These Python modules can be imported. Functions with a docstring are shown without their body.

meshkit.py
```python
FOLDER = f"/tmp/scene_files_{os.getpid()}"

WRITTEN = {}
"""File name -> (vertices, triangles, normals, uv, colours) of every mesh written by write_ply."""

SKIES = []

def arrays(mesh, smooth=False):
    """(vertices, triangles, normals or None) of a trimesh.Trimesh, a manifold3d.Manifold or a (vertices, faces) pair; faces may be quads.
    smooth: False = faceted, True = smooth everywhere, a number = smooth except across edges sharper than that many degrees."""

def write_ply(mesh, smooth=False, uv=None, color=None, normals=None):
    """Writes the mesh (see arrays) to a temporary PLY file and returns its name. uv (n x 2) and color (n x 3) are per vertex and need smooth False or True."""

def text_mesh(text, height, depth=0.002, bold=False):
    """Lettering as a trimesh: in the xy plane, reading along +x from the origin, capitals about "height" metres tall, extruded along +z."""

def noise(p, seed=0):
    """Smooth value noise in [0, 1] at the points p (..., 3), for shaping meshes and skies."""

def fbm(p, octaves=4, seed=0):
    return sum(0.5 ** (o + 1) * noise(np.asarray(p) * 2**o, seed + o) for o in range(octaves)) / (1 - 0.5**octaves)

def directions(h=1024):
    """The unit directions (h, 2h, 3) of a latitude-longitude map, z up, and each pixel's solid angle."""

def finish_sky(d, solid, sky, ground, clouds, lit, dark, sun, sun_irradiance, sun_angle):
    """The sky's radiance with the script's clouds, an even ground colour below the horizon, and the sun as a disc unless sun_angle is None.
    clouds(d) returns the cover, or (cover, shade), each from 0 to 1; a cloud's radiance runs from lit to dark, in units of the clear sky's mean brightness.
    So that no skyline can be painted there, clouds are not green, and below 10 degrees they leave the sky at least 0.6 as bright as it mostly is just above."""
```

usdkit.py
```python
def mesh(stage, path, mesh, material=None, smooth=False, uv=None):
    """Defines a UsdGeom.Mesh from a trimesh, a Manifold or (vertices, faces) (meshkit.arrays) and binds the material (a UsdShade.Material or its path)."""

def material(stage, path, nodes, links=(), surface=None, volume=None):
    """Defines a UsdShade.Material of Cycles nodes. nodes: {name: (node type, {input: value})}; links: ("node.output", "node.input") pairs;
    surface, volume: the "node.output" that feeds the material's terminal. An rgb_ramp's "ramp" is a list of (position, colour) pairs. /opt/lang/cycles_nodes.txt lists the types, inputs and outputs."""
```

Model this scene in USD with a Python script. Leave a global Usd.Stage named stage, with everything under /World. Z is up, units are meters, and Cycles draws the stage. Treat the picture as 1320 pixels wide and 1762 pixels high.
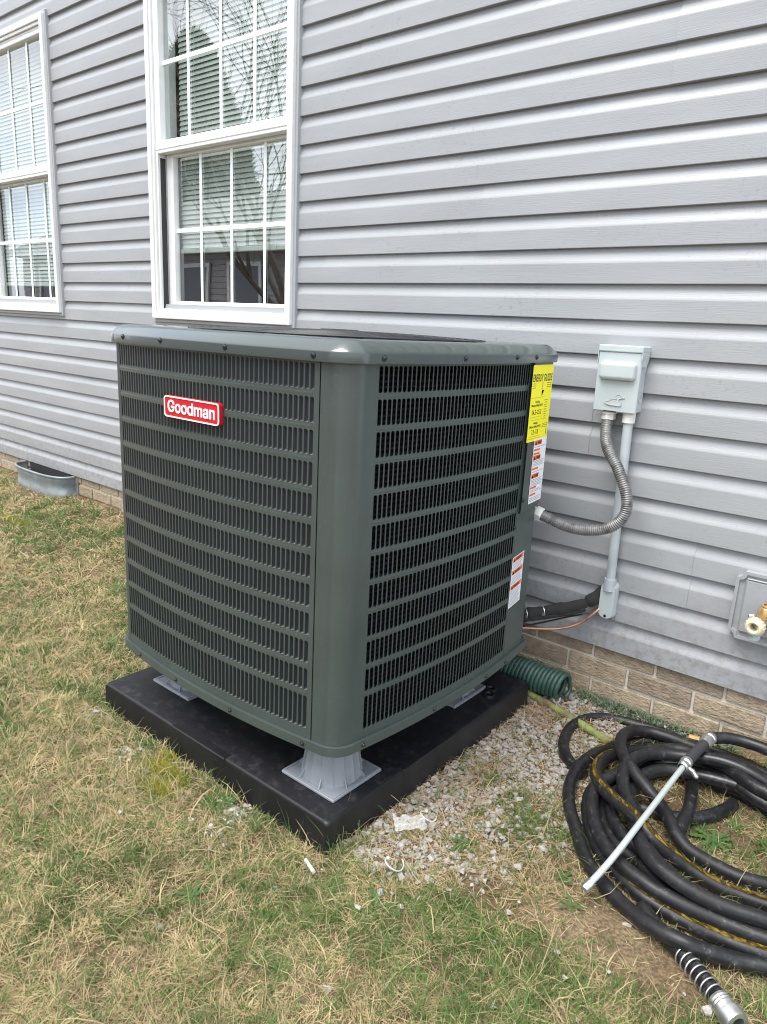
import math, random
import numpy as np
import trimesh, manifold3d, usdkit, meshkit
from manifold3d import Manifold, CrossSection, FillRule
from pxr import Usd, UsdGeom, UsdLux, UsdShade, Gf, Sdf
rng = np.random.default_rng(7); random.seed(7)
stage = Usd.Stage.CreateInMemory()
UsdGeom.SetStageUpAxis(stage, 'Z'); UsdGeom.SetStageMetersPerUnit(stage, 1.0)
UsdGeom.Xform.Define(stage, '/World'); UsdGeom.Scope.Define(stage, '/World/Looks')

# ---------------------------------------------------------------- camera, sky, sun, exposure
EXPOSURE = 1.86
SUN_INT, SUN_ANGLE, SKY_STRENGTH = 0.40, 38.0, 0.080
SUN_EL, SUN_AZ = math.radians(66), math.atan2(-0.25, -1.0)     # azimuth = atan2(x, y) towards the sun
CAM = np.array([0.0, -2.11898, 0.96407])
yaw, pitch, roll = math.radians(-38.8908), math.radians(-14.4599), math.radians(2.88954)
fw = np.array([math.sin(yaw)*math.cos(pitch), math.cos(yaw)*math.cos(pitch), math.sin(pitch)])
r0 = np.array([math.cos(yaw), -math.sin(yaw), 0.0]); u0 = np.cross(r0, fw)
rt = math.cos(roll)*r0 + math.sin(roll)*u0; up = np.cross(rt, fw)
cam = UsdGeom.Camera.Define(stage, '/World/camera')
m = Gf.Matrix4d(*[float(x) for x in (*rt, 0, *up, 0, *(-fw), 0, *CAM, 1)])
cam.AddTransformOp().Set(m)
cam.CreateHorizontalApertureAttr(36.0); cam.CreateVerticalApertureAttr(36.0*1024/767)
cam.CreateFocalLengthAttr(36.0*1236.867/1320)
cam.CreateClippingRangeAttr((0.05, 500.0))
cam.CreateExposureAttr(EXPOSURE)

def mat(name, nodes, links=(), surface='p.BSDF', volume=None):
    return usdkit.material(stage, '/World/Looks/'+name, nodes, links, surface=surface, volume=volume)
sky = UsdLux.DomeLight.Define(stage, '/World/sky')
sky.GetPrim().SetCustomDataByKey('kind', 'structure')
skymat = mat('sky_overcast', {
    's': ('sky_texture', {'sky_type': 'single_scattering', 'sun_disc': False, 'sun_elevation': SUN_EL, 'sun_rotation': SUN_AZ, 'aerosol_density': 2.0}),
    'tc': ('texture_coordinate', {}),
    'mp': ('mapping', {'scale': (1.0, 1.0, 2.2)}),
    'n': ('noise_texture', {'scale': 2.6, 'detail': 6.0, 'roughness': 0.55, 'distortion': 0.3}),
    'cl': ('rgb_ramp', {'ramp': [(0.30, (4.6, 5.9, 8.2)), (0.46, (7.6, 8.2, 8.9)), (0.62, (9.0, 9.2, 9.4)), (0.8, (7.2, 7.4, 7.7))]}),
    'mx': ('mix_color', {'blend_type': 'mix', 'fac': 0.85, 'use_clamp': False}),
    'bg': ('background_shader', {'strength': SKY_STRENGTH})},
    [('tc.generated', 'mp.vector'), ('mp.vector', 'n.vector'), ('n.fac', 'cl.fac'), ('s.color', 'mx.a'), ('cl.color', 'mx.b'), ('mx.result', 'bg.color')], surface='bg.background')
UsdShade.MaterialBindingAPI.Apply(sky.GetPrim()).Bind(skymat)
sun = UsdLux.DistantLight.Define(stage, '/World/sun')
sun.CreateIntensityAttr(SUN_INT); sun.CreateAngleAttr(SUN_ANGLE); sun.CreateNormalizeAttr(True)
sun.CreateColorAttr(Gf.Vec3f(1.0, 0.96, 0.90))
sun.AddRotateXYZOp().Set((90-math.degrees(SUN_EL), 0, -math.degrees(SUN_AZ)+180))
sun.GetPrim().SetCustomDataByKey('kind', 'structure')

# ---------------------------------------------------------------- helpers
used = {}
def numbered(parent, name):
    k = (parent, name); n = used.get(k, 0); used[k] = n+1
    return f'{parent}/{name}' if n == 0 else f'{parent}/{name}_{n:03d}'
origin = {}
def setd(prim, **kw):
    for k, v in kw.items():
        if v: prim.SetCustomDataByKey(k, v)
def thing(name, label, category, at=(0, 0, 0), group=None, kind=None):
    path = numbered('/World', name)
    x = UsdGeom.Xform.Define(stage, path); x.AddTranslateOp().Set(Gf.Vec3d(*map(float, at)))
    setd(x.GetPrim(), label=label, category=category, group=group, kind=kind)
    origin[path] = np.array(at, float); return path
def holder(parent, name, label=None):
    path = numbered(parent, name); UsdGeom.Xform.Define(stage, path); origin[path] = origin[parent]
    if label: setd(stage.GetPrimAtPath(path), label=label)
    return path
def arr(mesh):
    v, f, _ = meshkit.arrays(mesh, False); return v, f
def part(parent, name, mesh, material, smooth=False, label=None, kind=None):
    o = origin.get(parent, np.zeros(3)); v, f = arr(mesh)
    path = numbered(parent, name)
    usdkit.mesh(stage, path, (v-o, f), material, smooth=smooth); origin[path] = o
    if label or kind: setd(stage.GetPrimAtPath(path), label=label, kind=kind)
    return path
def single(name, mesh, material, label=None, category=None, group=None, kind=None, smooth=False):
    path = numbered('/World', name); v, f = arr(mesh)
    usdkit.mesh(stage, path, (v, f), material, smooth=smooth); origin[path] = np.zeros(3)
    setd(stage.GetPrimAtPath(path), label=label, category=category, group=group, kind=kind); return path
def cat(ms):
    vs, fs, n = [], [], 0
    for q in ms:
        v, f = arr(q); vs.append(v); fs.append(f+n); n += len(v)
    return np.vstack(vs), np.vstack(fs)
def box(x0, x1, y0, y1, z0, z1, bev=0.0):
    if bev <= 0:
        b = trimesh.creation.box((x1-x0, y1-y0, z1-z0)); b.apply_translation(((x0+x1)/2, (y0+y1)/2, (z0+z1)/2)); return arr(b)
    b = bev; P = []
    for sx in (0, 1):
        for sy in (0, 1):
            for sz in (0, 1):
                X, Y, Z = (x0, x1)[sx], (y0, y1)[sy], (z0, z1)[sz]; ix, iy, iz = (b, -b)[sx], (b, -b)[sy], (b, -b)[sz]
                P += [(X, Y+iy, Z+iz), (X+ix, Y, Z+iz), (X+ix, Y+iy, Z)]
    h = trimesh.convex.convex_hull(np.array(P)); return arr(h)
def xf(mesh, R=None, t=(0, 0, 0)):
    v, f = arr(mesh); v = v if R is None else v @ np.asarray(R).T
    return v+np.asarray(t), f
def frame_of(d, hint=(0, 0, 1)):
    d = np.asarray(d, float)/np.linalg.norm(d); h = np.asarray(hint, float)
    if abs(d @ h) > .95: h = np.array([1.0, 0, 0])
    a = np.cross(h, d); a /= np.linalg.norm(a); b = np.cross(d, a); return np.stack([a, b, d], 1)
def spline(P, n):
    from scipy.interpolate import CubicSpline
    P = np.asarray(P, float); L = np.r_[0, np.cumsum(np.linalg.norm(np.diff(P, axis=0), axis=1)+1e-9)]
    return CubicSpline(L/L[-1], P)(np.linspace(0, 1, n))
def tube(P, r, sides=12, caps=True, closed=False):
    P = np.asarray(P, float); n = len(P); r = np.broadcast_to(r, (n,)).astype(float)
    T = np.roll(P, -1, 0)-np.roll(P, 1, 0) if closed else np.gradient(P, axis=0)
    T /= np.linalg.norm(T, axis=1, keepdims=True)+1e-12
    A = np.zeros_like(P); a = frame_of(T[0])[:, 0]
    for i in range(n):
        a = a-(a @ T[i])*T[i]; a /= np.linalg.norm(a); A[i] = a
    B = np.cross(T, A); t = np.arange(sides)*2*np.pi/sides
    v = (P[:, None]+r[:, None, None]*(np.cos(t)[None, :, None]*A[:, None]+np.sin(t)[None, :, None]*B[:, None])).reshape(-1, 3)
    m_ = n if closed else n-1
    i, j = np.meshgrid(np.arange(m_), np.arange(sides), indexing='ij'); i2 = (i+1) % n; j2 = (j+1) % sides
    q = np.stack([i*sides+j, i2*sides+j, i2*sides+j2, i*sides+j2], -1).reshape(-1, 4)[:, ::-1]
    f = np.vstack([q[:, [0, 1, 2]], q[:, [0, 2, 3]]])
    if caps and not closed:
        c0, c1 = len(v), len(v)+1; v = np.vstack([v, P[0], P[-1]]); k = np.arange(sides); k2 = (k+1) % sides; e = (n-1)*sides
        f = np.vstack([f, np.stack([np.full(sides, c0), k, k2], 1)[:, ::-1], np.stack([np.full(sides, c1), e+k2, e+k], 1)[:, ::-1]])
    return v, f[:, ::-1]
def cyl(a, b, r, sides=16, r2=None):
    a, b = np.asarray(a, float), np.asarray(b, float); r2 = r if r2 is None else r2
    return tube(np.array([a, a+(b-a)*.001, b-(b-a)*.001, b]), np.array([r*.97, r, r2, r2*.97]), sides)
def lathe(prof, at, axis, sides=24):
    prof = np.asarray(prof, float); F = frame_of(axis); t = np.arange(sides)*2*np.pi/sides
    v = np.stack([np.outer(prof[:, 0], np.cos(t)), np.outer(prof[:, 0], np.sin(t)), np.repeat(prof[:, 1:2], sides, 1)], -1).reshape(-1, 3) @ F.T+np.asarray(at)
    i, j = np.meshgrid(np.arange(len(prof)-1), np.arange(sides), indexing='ij'); j2 = (j+1) % sides
    q = np.stack([i*sides+j, i*sides+j2, (i+1)*sides+j2, (i+1)*sides+j], -1).reshape(-1, 4); return v, np.vstack([q[:, [0, 1, 2]], q[:, [0, 2, 3]]])
def grid_mesh(V):
    n, k = V.shape[:2]; i, j = np.meshgrid(np.arange(n-1), np.arange(k-1), indexing='ij')
    q = np.stack([i*k+j, (i+1)*k+j, (i+1)*k+j+1, i*k+j+1], -1).reshape(-1, 4); return V.reshape(-1, 3), np.vstack([q[:, [0, 1, 2]], q[:, [0, 2, 3]]])
def loft(curves, closed=False):
    V = np.stack(curves, 0)
    if closed: V = np.concatenate([V, V[:, :1]], 1)
    return grid_mesh(V)
def rrect(w, h, r, n=6):
    P = []
    for cx, cy, a in ((w/2-r, h/2-r, 0), (-w/2+r, h/2-r, 90), (-w/2+r, -h/2+r, 180), (w/2-r, -h/2+r, 270)):
        for t in np.radians(np.linspace(a, a+90, n)): P.append((cx+r*math.cos(t), cy+r*math.sin(t)))
    return np.array(P)
def extrude(poly, d, holes=()):
    cs = CrossSection([np.asarray(poly)]+[np.asarray(h) for h in holes], FillRule.EvenOdd)
    return arr(Manifold.extrude(cs, d))
def hull_balls(P, r, seg=16):
    r = np.broadcast_to(r, (len(P),)); ms = [Manifold.sphere(float(a), seg).translate([float(x) for x in q]) for q, a in zip(P, r)]
    return arr(Manifold.batch_hull(ms))
def smoothstep(a, b, x):
    t = np.clip((np.asarray(x, float)-a)/(b-a), 0, 1); return t*t*(3-2*t)
def fbm2(x, y, s, seed=0, oct=3):
    P = np.stack([np.asarray(x)*s+seed*17.3, np.asarray(y)*s-seed*9.1, np.full(np.shape(x), seed*3.7)], -1)
    return meshkit.fbm(P.reshape(-1, 3), octaves=oct).reshape(np.shape(x))
FRONT = np.array([[1.0, 0, 0], [0, 0, -1.0], [0, 1.0, 0]])   # local x -> +x, local y -> +z, local z (depth) -> -y
SIDE = np.array([[0, 0, 1.0], [1.0, 0, 0], [0, 1.0, 0]])     # local x -> +y, local y -> +z, local z -> +x

# ---------------------------------------------------------------- materials
def plain(name, col, rough=.5, metal=0.0, spec=.5, noise=None, bump=None, coat=0.0, extra=None):
    """noise: (scale, second colour, low, high[, mapping scale]); bump: (scale, strength, distance[, mapping scale])"""
    N = {'p': ('principled_bsdf', {'base_color': col, 'roughness': rough, 'metallic': metal, 'specular_ior_level': spec, 'coat_weight': coat, **(extra or {})}), 'g': ('geometry', {})}
    L = []
    if noise:
        sc, c2, lo, hi = noise[:4]; mp = noise[4] if len(noise) > 4 else (1, 1, 1)
        N['m1'] = ('mapping', {'scale': mp}); N['n1'] = ('noise_texture', {'scale': sc, 'detail': 5.0, 'roughness': .6}); N['r1'] = ('rgb_ramp', {'ramp': [(lo, col), (hi, c2)]})
        L += [('g.position', 'm1.vector'), ('m1.vector', 'n1.vector'), ('n1.fac', 'r1.fac'), ('r1.color', 'p.base_color')]
    if bump:
        sc, st, di = bump[:3]; mp = bump[3] if len(bump) > 3 else (1, 1, 1)
        N['m2'] = ('mapping', {'scale': mp}); N['n2'] = ('noise_texture', {'scale': sc, 'detail': 4.0, 'roughness': .6}); N['b'] = ('bump', {'strength': st, 'distance': di})
        L += [('g.position', 'm2.vector'), ('m2.vector', 'n2.vector'), ('n2.fac', 'b.height'), ('b.normal', 'p.normal')]
    return mat(name, N, L)
def island_ramp(name, stops, rough=.7, transl=0.0, bump=None, mixnoise=None):
    N = {'g': ('geometry', {}), 'r': ('rgb_ramp', {'ramp': stops}), 'p': ('principled_bsdf', {'roughness': rough, 'specular_ior_level': .25})}
    L = [('g.random_per_island', 'r.fac')]; col = 'r.color'
    if mixnoise:
        sc, dark = mixnoise
        N['n'] = ('noise_texture', {'scale': sc, 'detail': 4.0}); N['mr'] = ('map_range', {'from_min': .3, 'from_max': .7, 'to_min': dark, 'to_max': 1.18})
        N['mm'] = ('mix_color', {'blend_type': 'multiply', 'fac': 1.0})
        L += [('g.position', 'n.vector'), ('n.fac', 'mr.value'), (col, 'mm.a'), ('mr.result', 'mm.b')]; col = 'mm.result'
    L.append((col, 'p.base_color')); surf = 'p.BSDF'
    if transl:
        N['t'] = ('translucent_bsdf', {}); N['x'] = ('mix_closure', {'fac': transl})
        L += [(col, 't.color'), ('p.BSDF', 'x.closure1'), ('t.BSDF', 'x.closure2')]; surf = 'x.closure'
    return mat(name, N, L, surf)

SID = (0.268, 0.278, 0.287)
M_siding = mat('vinyl_siding', {
    'g': ('geometry', {}), 'p': ('principled_bsdf', {'roughness': .42, 'specular_ior_level': .45}),
    'm1': ('mapping', {'scale': (1.2, 1, 7)}), 'n1': ('noise_texture', {'scale': 2.0, 'detail': 4.0}),
    'r1': ('rgb_ramp', {'ramp': [(.3, (SID[0]*.93, SID[1]*.93, SID[2]*.94)), (.7, (SID[0]*1.05, SID[1]*1.05, SID[2]*1.05))]}),
    'n3': ('noise_texture', {'scale': 70.0, 'detail': 3.0, 'roughness': .7}), 'r3': ('rgb_ramp', {'ramp': [(.57, (1, 1, 1)), (.70, (.74, .73, .70))]}),
    'n4': ('noise_texture', {'scale': 3.0, 'detail': 3.0}), 'r4': ('rgb_ramp', {'ramp': [(.45, (0, 0, 0)), (.65, (1, 1, 1))]}),
    'mx': ('mix_color', {'blend_type': 'multiply', 'fac': 1.0}),
    'xyz': ('separate_xyz', {}), 'zr': ('map_range', {'from_min': .02, 'from_max': .34, 'to_min': .62, 'to_max': 0.0, 'clamp': True}), 'n6': ('noise_texture', {'scale': 34.0, 'detail': 6.0, 'roughness': .75}), 'r6': ('rgb_ramp', {'ramp': [(.46, (0, 0, 0)), (.66, (1, 1, 1))]}),
    'mu6': ('math', {'math_type': 'multiply'}), 'md6': ('mix_color', {'b': (.15, .125, .10)}),
    'm2': ('mapping', {'scale': (5, 1, 150)}), 'n2': ('noise_texture', {'scale': 3.0, 'detail': 4.0, 'roughness': .6, 'distortion': .4}),
    'b': ('bump', {'strength': .7, 'distance': .0007})},
    [('g.position', 'm1.vector'), ('m1.vector', 'n1.vector'), ('n1.fac', 'r1.fac'), ('g.position', 'n3.vector'), ('n3.fac', 'r3.fac'), ('g.position', 'n4.vector'), ('n4.fac', 'r4.fac'), ('r4.color', 'mx.fac'),
     ('r1.color', 'mx.a'), ('r3.color', 'mx.b'), ('mx.result', 'md6.a'), ('g.position', 'xyz.vector'), ('xyz.z', 'zr.value'), ('g.position', 'n6.vector'), ('n6.fac', 'r6.fac'), ('zr.result', 'mu6.value1'), ('r6.color', 'mu6.value2'), ('mu6.value', 'md6.fac'), ('md6.result', 'p.base_color'), ('g.position', 'm2.vector'), ('m2.vector', 'n2.vector'), ('n2.fac', 'b.height'), ('b.normal', 'p.normal')])
M_trim = plain('trim_grey', (.31, .318, .328), .4)
M_white = plain('white_vinyl', (.64, .65, .64), .3, noise=(9, (.55, .55, .53), .45, .85))
M_whited = plain('white_grille', (.76, .82, .80), .4)
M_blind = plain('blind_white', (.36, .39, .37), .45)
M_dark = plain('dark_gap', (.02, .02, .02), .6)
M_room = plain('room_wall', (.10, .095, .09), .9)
M_glass = mat('window_glass', {'t': ('transparent_bsdf', {'color': (.92, .965, .945)}), 'gl': ('glossy_bsdf', {'color': (1, 1, 1), 'roughness': .012}), 'f': ('fresnel', {'IOR': 2.8}), 'bf': ('mix_float', {'b': .13}),
    'g': ('geometry', {}), 'n': ('noise_texture', {'scale': 2.2, 'detail': 1.0}), 'b': ('bump', {'strength': .05, 'distance': .02}), 'x': ('mix_closure', {})},
    [('g.position', 'n.vector'), ('n.fac', 'b.height'), ('b.normal', 'gl.normal'), ('g.backfacing', 'bf.fac'), ('f.fac', 'bf.a'), ('bf.result', 'x.fac'), ('t.BSDF', 'x.closure1'), ('gl.BSDF', 'x.closure2')], 'x.closure')
M_mortar = plain('mortar', (.58, .54, .46), .95, noise=(30, (.46, .42, .35), .35, .7), bump=(120, .6, .003))
BR = [(.33, .262, .180), (.29, .228, .152), (.37, .298, .208), (.27, .212, .152)]
M_brick = [plain(f'brick_tone_{i}', c, .92, noise=(45, tuple(x*.62 for x in c), .42, .72), bump=(75, 1.0, .008, (1, 1, 1.7))) for i, c in enumerate(BR)]
M_soil = mat('soil', {'g': ('geometry', {}), 'p': ('principled_bsdf', {'roughness': .95, 'specular_ior_level': .2}),
    'n1': ('noise_texture', {'scale': 3.5, 'detail': 6.0, 'roughness': .65}), 'r1': ('rgb_ramp', {'ramp': [(.3, (.085, .058, .034)), (.5, (.150, .105, .062)), (.72, (.24, .185, .115))]}),
    'n2': ('noise_texture', {'scale': 60.0, 'detail': 6.0, 'roughness': .7}), 'b': ('bump', {'strength': 1.0, 'distance': .012}),
    'n3': ('noise_texture', {'scale': 140.0, 'detail': 4.0}), 'r3': ('rgb_ramp', {'ramp': [(.38, (.55, .55, .55)), (.62, (1.15, 1.12, 1.08))]}), 'mm': ('mix_color', {'blend_type': 'multiply', 'fac': 1.0})},
    [('g.position', 'n1.vector'), ('n1.fac', 'r1.fac'), ('g.position', 'n2.vector'), ('g.position', 'n3.vector'), ('n3.fac', 'r3.fac'), ('r1.color', 'mm.a'), ('r3.color', 'mm.b'),
     ('mm.result', 'p.base_color'), ('n2.fac', 'b.height'), ('b.normal', 'p.normal')])
STRAW = [(0, (.46, .37, .21)), (.25, (.68, .61, .43)), (.5, (.80, .74, .56)), (.72, (.56, .45, .27)), (.86, (.84, .79, .62)), (1, (.38, .28, .16))]
GREEN = [(0, (.10, .17, .045)), (.3, (.17, .26, .065)), (.6, (.27, .36, .10)), (.8, (.48, .50, .20)), (1, (.09, .16, .06))]
M_straw = island_ramp('straw_blades', STRAW, .5, .4, mixnoise=(13, .74))
M_green = island_ramp('green_blades', GREEN, .45, .4, mixnoise=(9, .7))
M_moss = island_ramp('moss', [(0, (.26, .25, .03)), (.5, (.36, .33, .04)), (1, (.20, .20, .04))], .9, .2)
M_ivy = island_ramp('ground_cover_leaf', [(0, (.13, .17, .11)), (.5, (.20, .25, .16)), (1, (.28, .32, .20))], .6, .2)
M_weed = island_ramp('weed_leaf', [(0, (.06, .12, .035)), (.5, (.09, .16, .05)), (1, (.14, .20, .07))], .5, .25)
M_debris = island_ramp('debris', [(0, (.30, .20, .12)), (.5, (.38, .28, .18)), (1, (.22, .13, .08))], .85, .1)
M_gravel = island_ramp('gravel_stone', [(0, (.29, .27, .245)), (.2, (.16, .145, .13)), (.4, (.38, .36, .335)), (.6, (.22, .195, .175)), (.8, (.55, .52, .48)), (1, (.10, .088, .078))], .85, 0, mixnoise=(160, .72))
GR = (.041, .052, .048)
M_paint = mat('cabinet_paint', {'g': ('geometry', {}), 'p': ('principled_bsdf', {'base_color': GR, 'roughness': .34, 'specular_ior_level': .5}),
    'n1': ('noise_texture', {'scale': 9.0, 'detail': 5.0}), 'r1': ('rgb_ramp', {'ramp': [(.35, (GR[0]*.93, GR[1]*.93, GR[2]*.93)), (.68, (GR[0]*1.08, GR[1]*1.08, GR[2]*1.08))]}),
    'n5': ('noise_texture', {'scale': 130.0, 'detail': 5.0, 'roughness': .7}), 'r5': ('rgb_ramp', {'ramp': [(.60, (0, 0, 0)), (.78, (.55, .55, .55))]}), 'md': ('mix_color', {'b': (.12, .125, .115)}),
    'm3': ('mapping', {'scale': (22, 22, 1.5)}), 'n3': ('noise_texture', {'scale': 3.0, 'detail': 5.0, 'roughness': .65}), 'mr': ('map_range', {'from_min': .3, 'from_max': .7, 'to_min': .32, 'to_max': .36}),
    'n2': ('noise_texture', {'scale': 350.0, 'detail': 2.0}), 'b': ('bump', {'strength': .12, 'distance': .0006})},
    [('g.position', 'n1.vector'), ('n1.fac', 'r1.fac'), ('r1.color', 'md.a'), ('g.position', 'n5.vector'), ('n5.fac', 'r5.fac'), ('r5.color', 'md.fac'), ('md.result', 'p.base_color'), ('g.position', 'm3.vector'), ('m3.vector', 'n3.vector'), ('n3.fac', 'mr.value'), ('mr.result', 'p.roughness'),
     ('g.position', 'n2.vector'), ('n2.fac', 'b.height'), ('b.normal', 'p.normal')])
M_cap = plain('cap_paint', (.038, .048, .045), .27, bump=(8, .05, .004), spec=.5, coat=.35)
M_blade = plain('louver_recess_shade', (.008, .0115, .013), .45)  # same paint as the cabinet, darkened: slot recess shade put into the colour
M_coil = mat('coil_fins', {'g': ('geometry', {}), 'p': ('principled_bsdf', {'roughness': .45, 'metallic': .6}), 'w': ('wave_texture', {'wave_type': 'bands', 'bands_direction': 'z', 'scale': 26.0, 'distortion': .6, 'detail': 2.0, 'detail_scale': 3.0}),
    'n': ('noise_texture', {'scale': 60.0, 'detail': 3.0}), 'r': ('rgb_ramp', {'ramp': [(.2, (.008, .009, .010)), (.62, (.07, .072, .076)), (.9, (.45, .45, .44))]}), 'mu': ('math', {'math_type': 'multiply'})},
    [('g.position', 'w.vector'), ('g.position', 'n.vector'), ('w.fac', 'mu.value1'), ('n.fac', 'mu.value2'), ('mu.value', 'r.fac'), ('r.color', 'p.base_color')])
M_black = plain('black_steel', (.012, .013, .014), .4)
M_screw = plain('screw_dark', (.03, .033, .035), .35, .7)
M_pad = plain('black_plastic_pad', (.007, .007, .009), .55, spec=.3, noise=(38, (.034, .033, .032), .50, .80), bump=(420, .5, .0012))
M_padside = plain('black_plastic_side', (.006, .006, .007), .42, spec=.3, noise=(9, (.017, .017, .018), .5, .85, (1, 1, .35)), bump=(18, .25, .004))
M_riser = plain('grey_riser_plastic', (.20, .213, .235), .42, noise=(20, (.175, .188, .21), .4, .7))
M_red = plain('badge_red', (.46, .006, .012), .3)
M_badgew = plain('badge_white', (.66, .63, .63), .35)
M_yellow = plain('label_yellow', (.86, .80, .01), .5)
M_ink = plain('label_ink', (.02, .02, .015), .6)
M_paper = plain('label_paper', (.76, .77, .80), .45)
M_orange = plain('label_orange', (.72, .14, .03), .5)
M_tgrey = plain('label_text_grey', (.33, .34, .37), .6)
M_boxp = plain('grey_box_paint', (.40, .44, .45), .42, noise=(5, (.35, .39, .405), .45, .75))
M_pvc = plain('white_connector', (.66, .66, .64), .4)
M_pipe = plain('grey_pipe', (.39, .425, .44), .45, noise=(12, (.33, .365, .385), .4, .75))
M_flex = plain('flex_conduit', (.19, .188, .185), .42, .35, noise=(40, (.085, .085, .085), .45, .65))
M_foam = plain('black_foam', (.012, .012, .012), .9, bump=(160, .8, .004))
M_copper = plain('copper', (.42, .23, .16), .42, .8, noise=(26, (.16, .12, .10), .5, .64))
M_steel = plain('steel', (.55, .55, .54), .3, .9, noise=(30, (.35, .35, .34), .4, .7))
M_galv = plain('galvanised', (.24, .27, .28), .5, .4, noise=(14, (.17, .19, .20), .4, .7))
M_brass = plain('brass', (.50, .33, .15), .35, .6, noise=(60, (.36, .22, .09), .4, .7))
M_cream = plain('cream_plastic', (.62, .53, .38), .5, noise=(80, (.48, .38, .25), .4, .7))
M_teal = plain('teal_patina', (.33, .45, .46), .5)
M_gcoil = plain('green_hose', (.020, .052, .040), .5, noise=(60, (.04, .08, .065), .5, .75))
M_stake = plain('mossy_wood', (.17, .21, .055), .85, noise=(22, (.11, .075, .045), .44, .62), bump=(60, .7, .004))
M_hose = mat('black_rubber', {'g': ('geometry', {}), 'p': ('principled_bsdf', {'roughness': .36, 'specular_ior_level': .32}), 'n1': ('noise_texture', {'scale': 55.0, 'detail': 6.0, 'roughness': .75}),
    'r1': ('rgb_ramp', {'ramp': [(.48, (.008, .008, .009)), (.60, (.016, .016, .017)), (.72, (.10, .097, .09))]}), 'n2': ('noise_texture', {'scale': 5.0, 'detail': 4.0}),
    'mr': ('map_range', {'from_min': .35, 'from_max': .65, 'to_min': .34, 'to_max': .60}), 'b': ('bump', {'strength': .25, 'distance': .001})},
    [('g.position', 'n1.vector'), ('n1.fac', 'r1.fac'), ('r1.color', 'p.base_color'), ('g.position', 'n2.vector'), ('n2.fac', 'mr.value'), ('mr.result', 'p.roughness'), ('n1.fac', 'b.height'), ('b.normal', 'p.normal')])
M_stripe = plain('yellow_stripe', (.40, .26, .025), .55, noise=(300, (.27, .17, .02), .45, .65))
M_grip = plain('grip_rubber', (.02, .02, .025), .75, bump=(300, .8, .002))
M_lance = plain('lance_metal', (.40, .44, .43), .4, .35)
M_bag = mat('clear_bag', {'p': ('principled_bsdf', {'base_color': (.85, .87, .88), 'roughness': .12}), 't': ('transparent_bsdf', {'color': (.95, .96, .96)}), 'x': ('mix_closure', {'fac': .74})}, [('p.BSDF', 'x.closure1'), ('t.BSDF', 'x.closure2')], 'x.closure')
M_plasticw = plain('white_plastic', (.48, .47, .41), .5)
M_bark = plain('bark', (.12, .10, .085), .9, noise=(20, (.07, .06, .05), .4, .7))
M_conifer = island_ramp('conifer_needles', [(0, (.07, .10, .06)), (.5, (.10, .135, .08)), (1, (.13, .16, .10))], .8, .1)
M_roof = plain('roof_shingle', (.24, .24, .24), .9, noise=(8, (.16, .16, .16), .4, .7))
M_whitestone = island_ramp('white_stone', [(0, (.36, .34, .31)), (.5, (.46, .44, .40)), (1, (.26, .24, .22))], .8)

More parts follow.
